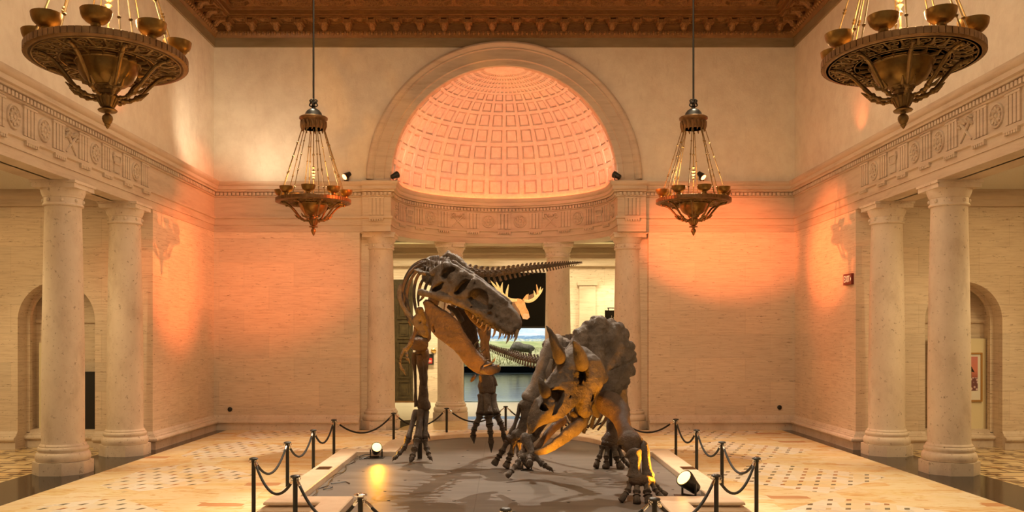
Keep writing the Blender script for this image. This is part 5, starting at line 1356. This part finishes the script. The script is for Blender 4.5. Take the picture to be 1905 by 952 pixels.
# back, neck, tail and ribs
chain(TC, 'neck_vertebra', VN, [(1110,700,12.95),(1108,686,13.3),(1100,674,13.6)], .2, .22, 4)
chain(TC, 'back_vertebra', VT, [(1100,672,13.6),(1088,662,13.9),(1070,658,14.3),(1048,660,14.7)], .2, .18, 8)
chain(TC, 'tail_vertebra', VC, [(1040,668,14.85),(1016,674,15.1),(997,672,15.4),(972,667,15.9),(951,660,16.4),(930,653.5,16.9),(907,644,17.4),(894,638,17.7)], .088, .030, 36)
for i in range(6):
    for s, dx in ((-1,-1),(1,1)):
        t_ = i/5; x = 1102-48*t_; y = 672-10*t_; Y = 13.5+1.0*t_
        q, rr_ = spl([P(x,y,Y), P(x+dx*24,y+18,Y+dx*.1), P(x+dx*36,y+62,Y-.05+dx*.1), P(x+dx*26,y+104,Y-.15), P(x+dx*10,y+128,Y-.25)], 4, [.03,.03,.028,.025,.014])
        obj('rib', MB().tube(q, rr_, 8, .6), BD, TC, 180)
for a, b in (((1092,760),(1081,803)),((1097,760),(1086,806)),((1086,776),(1076,789)),((1105,772),(1100,796)),((1070,776),(1062,790))):
    limb(TC, 'rib', [(a[0],a[1],13.0,.026),((a[0]+b[0])/2,(a[1]+b[1])/2,12.97,.028),(b[0],b[1],12.95,.024)], BN)
# hips and hind legs
pp = Plane(P(1035,650,14.55), (.9,-.43,0), (0,.2,.98))
obj('hip_bone', shell(pp, [(1008,640),(1014,632),(1024,627),(1040,624),(1054,628),(1064,636),(1058,648),(1048,654),(1034,650),(1020,652),(1010,650)], .08, .08, 0, [], 0, None, .018, None, .01, 20), M['bonelight'], TC, 180)
limb(TC, 'thigh_bone', [(1040,628,14.55,.08),(1030,640,14.45,.14),(1021,655,14.40,.125),(1012,675,14.36,.11),(1004,698,14.33,.10),(996,718,14.30,.105),(990,732,14.28,.13),(985,741,14.26,.135),(982,748,14.26,.085)], BL, 16)
limb(TC, 'thigh_knob', [(1026,668,14.25,.03),(1021,690,14.2,.05),(1018,706,14.2,.03)], BL)
limb(TC, 'shin_bone', [(980,746,14.25,.09),(979,752,14.24,.125),(979,764,14.24,.09),(976,782,14.24,.075),(970,798,14.24,.085),(963,810,14.24,.105),(958,817,14.24,.09)], BN, 14)
limb(TC, 'calf_bone', [(967,750,14.3,.03),(965,765,14.3,.034),(959,785,14.3,.03),(952,803,14.3,.045),(948,812,14.3,.05)], BN)
limb(TC, 'ankle', [(944,812,14.28,.05),(953,818,14.22,.075),(964,818,14.2,.06)], BD, 12)
toe(TC, [(944,820,14.25),(934,840,14.2),(929,848,14.18),(925,854,14.16),(918,865,14.13)], [.06,.062,.058,.058], BN, False, True)
toe(TC, [(956,822,14.2),(950,846,14.12),(947,853,14.1),(945,860,14.08),(940,870,14.05)], [.065,.062,.058,.06], BN, False, True)
toe(TC, [(964,822,14.2),(966,846,14.12),(967,855,14.1),(968,873,14.05)], [.06,.05,.05], BN, False, True)
limb(TC, 'thigh_bone', [(1120,690,14.7,.12),(1138,735,14.55,.10),(1146,770,14.4,.12)], BD, 14)
limb(TC, 'shin_bone', [(1141,772,14.35,.12),(1139,785,14.32,.10),(1138,800,14.3,.085),(1137,811,14.3,.12),(1135,820,14.3,.135),(1134,826,14.3,.10)], BD, 16)
limb(TC, 'ankle', [(1121,822,14.28,.06),(1134,826,14.24,.09),(1148,823,14.28,.06)], BD, 12)
for pts, rd in (([(1121,829,14.25),(1115,850,14.18),(1112,857,14.15),(1108,870,14.1)],[.058,.052,.055]),([(1130,831,14.22),(1128,851,14.12),(1128,859,14.1),(1127,872,14.06)],[.06,.055,.058]),
                ([(1142,830,14.22),(1147,852,14.12),(1150,860,14.1),(1157,873,14.05)],[.066,.06,.066]),([(1150,830,14.25),(1158,852,14.2),(1164,860,14.2),(1178,869,14.18)],[.055,.05,.045])):
    toe(TC, pts, rd, BN, False, True)
obj('support_post', MB().tube([Vector((P(1136,860,14.4).x,14.4,ZG)), P(1136,815,14.4)], .032, 12), M['black'], TC)
obj('support_post', MB().tube([Vector((P(985,860,14.4).x,14.4,ZG)), P(985,765,14.4)], .028, 12), M['black'], TC)
# shoulder and left foreleg
pb = Plane(P(1110,755,12.5), (.95,.2,0), (0,0,1))
obj('shoulder_plate', shell(pb, [(1094,757),(1098,747),(1106,738),(1116,733),(1122,742),(1121,757),(1116,776),(1109,778),(1102,771),(1096,766)], .07, .06, 0, [], 0, None, .014, None, .012, 25), BN, TC, 180)
pb2 = Plane(P(1155,735,13.4), (.9,.3,0), (0,0,1))
obj('shoulder_blade', shell(pb2, [(1140,735),(1150,720),(1160,700),(1166,722),(1167,745),(1172,764),(1166,771),(1156,768),(1146,756)], .05, .05, 0, [], 0, None, .016, None, .01, 25), BL, TC, 180)
limb(TC, 'upper_arm', [(1120,746,12.45,.10),(1127,748,12.3,.16),(1138,754,12.2,.175),(1149,764,12.1,.155),(1156,780,11.95,.12),(1161,797,11.8,.10),(1167,812,11.7,.12),(1172,824,11.6,.165),(1171,836,11.55,.15),(1166,842,11.55,.09)], BD, 18)
limb(TC, 'upper_arm', [(1155,752,12.6,.06),(1160,780,12.3,.05),(1170,800,12.1,.06),(1180,815,11.9,.08),(1188,822,11.75,.07)], BD)
limb(TC, 'forearm', [(1176,838,11.42,.07),(1178,843,11.40,.115),(1181,852,11.38,.085),(1182,866,11.36,.066),(1181,878,11.35,.085),(1181,886,11.34,.11),(1180,891,11.34,.07)], BN, 14)
limb(TC, 'forearm', [(1199,824,11.52,.04),(1199,838,11.5,.065),(1202,858,11.46,.058),(1204,874,11.42,.062),(1205,884,11.4,.09),(1205,890,11.4,.06)], BN, 14)
limb(TC, 'elbow_spur', [(1186,838,11.6,.08),(1194,830,11.6,.07),(1200,822,11.62,.04)], BN)
limb(TC, 'wrist', [(1172,893,11.32,.05),(1184,894,11.28,.07),(1200,893,11.3,.07),(1214,894,11.36,.045)], BD, 12)
for pts, rd in (([(1173,897,11.32),(1168,912,11.26),(1165,917,11.24),(1154,932,11.18)],[.055,.05,.045]),([(1186,897,11.28),(1184.5,915,11.2),(1184.5,922,11.17),(1185,937,11.11)],[.06,.055,.06]),
                ([(1202,897,11.29),(1204,915,11.2),(1205,922,11.17),(1209,940,11.11)],[.062,.058,.064]),([(1212,897,11.35),(1219,911,11.3),(1224,917,11.28),(1232,929,11.24)],[.05,.045,.045]),
                ([(1214,896,11.4),(1222,904,11.4),(1230,912,11.4),(1241,921,11.4)],[.04,.035,.032])):
    toe(TC, pts, rd, BN, False, True)
# right forefoot, spread in front of the hidden lamp
limb(TC, 'upper_arm', [(1046,700,12.9,.10),(1040,730,12.95,.09),(1030,760,13.1,.10)], BD, 14)
limb(TC, 'forearm', [(1028,765,13.1,.10),(1010,785,13.2,.07),(996,802,13.3,.085)], BD, 14)
limb(TC, 'forearm', [(972,812,13.3,.06),(977,815,13.26,.085),(983,826,13.2,.065),(987,838,13.15,.062),(988,846,13.12,.085),(987,851,13.1,.05)], BN, 14)
limb(TC, 'forearm', [(1000,808,13.36,.05),(992,812,13.32,.075),(985,822,13.3,.06),(974,838,13.25,.05),(968,850,13.2,.06)], BN, 14)
limb(TC, 'wrist', [(966,852,13.15,.05),(980,850,13.1,.07),(996,850,13.12,.06)], BN, 12)
toe(TC, [(972,848,13.15),(964,860,13.05),(958,868,12.98),(952,877,12.9),(943,886,12.82)], [.06,.055,.048,.042], BN, False, True)
toe(TC, [(984,850,13.05),(985,858,12.9),(985.5,864,12.82)], [.062,.066,.062], BN, False, True)
toe(TC, [(996,850,13.12),(1008,862,13.05),(1014,866,13.0),(1021,871,12.97),(1030,879,12.93)], [.055,.052,.048,.034], BN, True)
# ================================================================ LIGHT
W = bpy.data.worlds.new('world'); SC.world = W; W.use_nodes = True
bg = W.node_tree.nodes['Background']; bg.inputs[0].default_value = (1,.74,.48,1); bg.inputs[1].default_value = .25
WARM = (1,.62,.30); ORANGE = (1,.17,.045); AMBER = (1,.37,.018)
for i, (x, y, _) in enumerate(chs): point('chandelier_light', (x, y, ZR+.45), 95, WARM, .25)
# unseen spots added under the ceiling to brighten the floor
for x in (-3.5, 3.5):
    for y, pw in ((7.5, 3300), (13, 3500), (18.5, 2600)): spot('ceiling_spot', (x*1.2, y, 10.6), (x*1.38, y+.3, 0), pw, (1,.83,.56), 40, .9, .15)
spot('ceiling_spot', (-1.2, 19.2, 10.6), (-.3, 12.3, .3), 5200, (1,.86,.68), 40, .5, .02)
spot('ceiling_spot', (2.8, 19.2, 10.6), (.2, 12.0, .3), 2600, (1,.86,.68), 40, .5, .02)
spot('ceiling_spot', (.5, 6.0, 10.6), (0, 13.0, .8), 1200, (1,.84,.66), 36, .6, .05)
for y in (6.5, 15.5): area('laylight', (0, y, 10.6), (0, y+.01, 0), 9, 5, 430, (1,.76,.48))  # soft fill added below the ceiling to brighten the whole hall
# aisles: unseen lights added to keep them from going dark
for s in (-1, 1):
    area('aisle_light', (s*10.4, 15.5, 5.5), (s*10.4, 15.6, 0), 2.5, 3.5, 110, (1,.70,.32))
    spot('aisle_spot', (s*11.3, 13.5, 5.4), (s*8.6, 18, 0), 420, (1,.78,.42), 70, .6, .08)
# lamps along the side cornices, throwing orange light across the hall
for a, b_, pw, an in (((7.2,13.5,6.6), P(332,515,20.4), 20000, 14), ((7.2,15,6.6), (-7.5,21.9,5.7), 9000, 13), ((-7.2,12.5,6.6), P(1325,450,23), 34000, 12),
                      ((-7.2,14,6.6), P(1545,455,20.5), 23000, 12), ((7.2,12.5,6.6), P(517,535,23), 11000, 13)):
    spot('cornice_light', a, b_, pw, ORANGE, an, 1.0, .1)
for (c, d), (px, py, aim, g, lb, kd) in zip(CORN, lampspec):
    if kd == 'red': spot('cornice_light', c, aim, 500, ORANGE, 50, .8, .06)
    else: spot('cornice_light', c, aim, 165, (1,.29,.15), 120, .7, .05)
spot('cornice_light', (-5.9, 20.4, 6.6), (-7.53, 21.4, 7.6), 130, (1,.80,.55), 90, 1.0, .1)
spot('cornice_light', (-6.1, 21.5, 6.5), (-6.0, 23, 7.5), 95, (1,.80,.55), 110, 1.0, .1)
spot('cornice_light', (7.0, 18.6, 6.6), (7.53, 18.7, 7.3), 25, ORANGE, 80, 1.0, .05); spot('cornice_light', (-7.0, 17.2, 6.6), (-7.53, 17.3, 7.4), 12, ORANGE, 90, 1.0, .05)
# floor floods
for (c, d), pw in zip(FL, (150, 330, 90)):
    spot('flood_light', c, c+d, pw, AMBER, 100, .5, .05)
spot('flood_light', (-.5, 9.6, .45), (-.85, 12.8, 2.15), 1700, AMBER, 30, .7, .05)
spot('flood_light', (.70, 10.9, .36), (.95, 11.9, 1.25), 420, AMBER, 60, .7, .05)
# gallery
for x in (-5.5, -2.4, 2.4, 5.5): area('gallery_light', (x, 30.3, 5.45), (x, 30.4, 0), 1.2, 1.2, 170, (1,.84,.50))
spot('gallery_spot', (-2.6, 30.5, 5.3), (-2.6, 32.7, 1.6), 450, (1,.84,.55), 60, .6, .1)
spot('gallery_spot', (0, 29.2, 5.3), (.6, 32.7, 3.7), 200, (1,.80,.55), 60, .6, .1)
spot('gallery_spot', (4.2, 30.5, 5.3), (3.9, 32.7, 2.2), 350, (1,.84,.5), 70, .6, .1)
area('diorama_light', (0, 61.5, 3.8), (0, 65, 1.0), 10, 1.5, 420, (.95,.98,1))
SC.view_settings.view_transform = 'Standard'; SC.view_settings.look = 'None'; SC.view_settings.gamma = 1
SC.view_settings.use_curve_mapping = False; SC.view_settings.exposure = -0.10
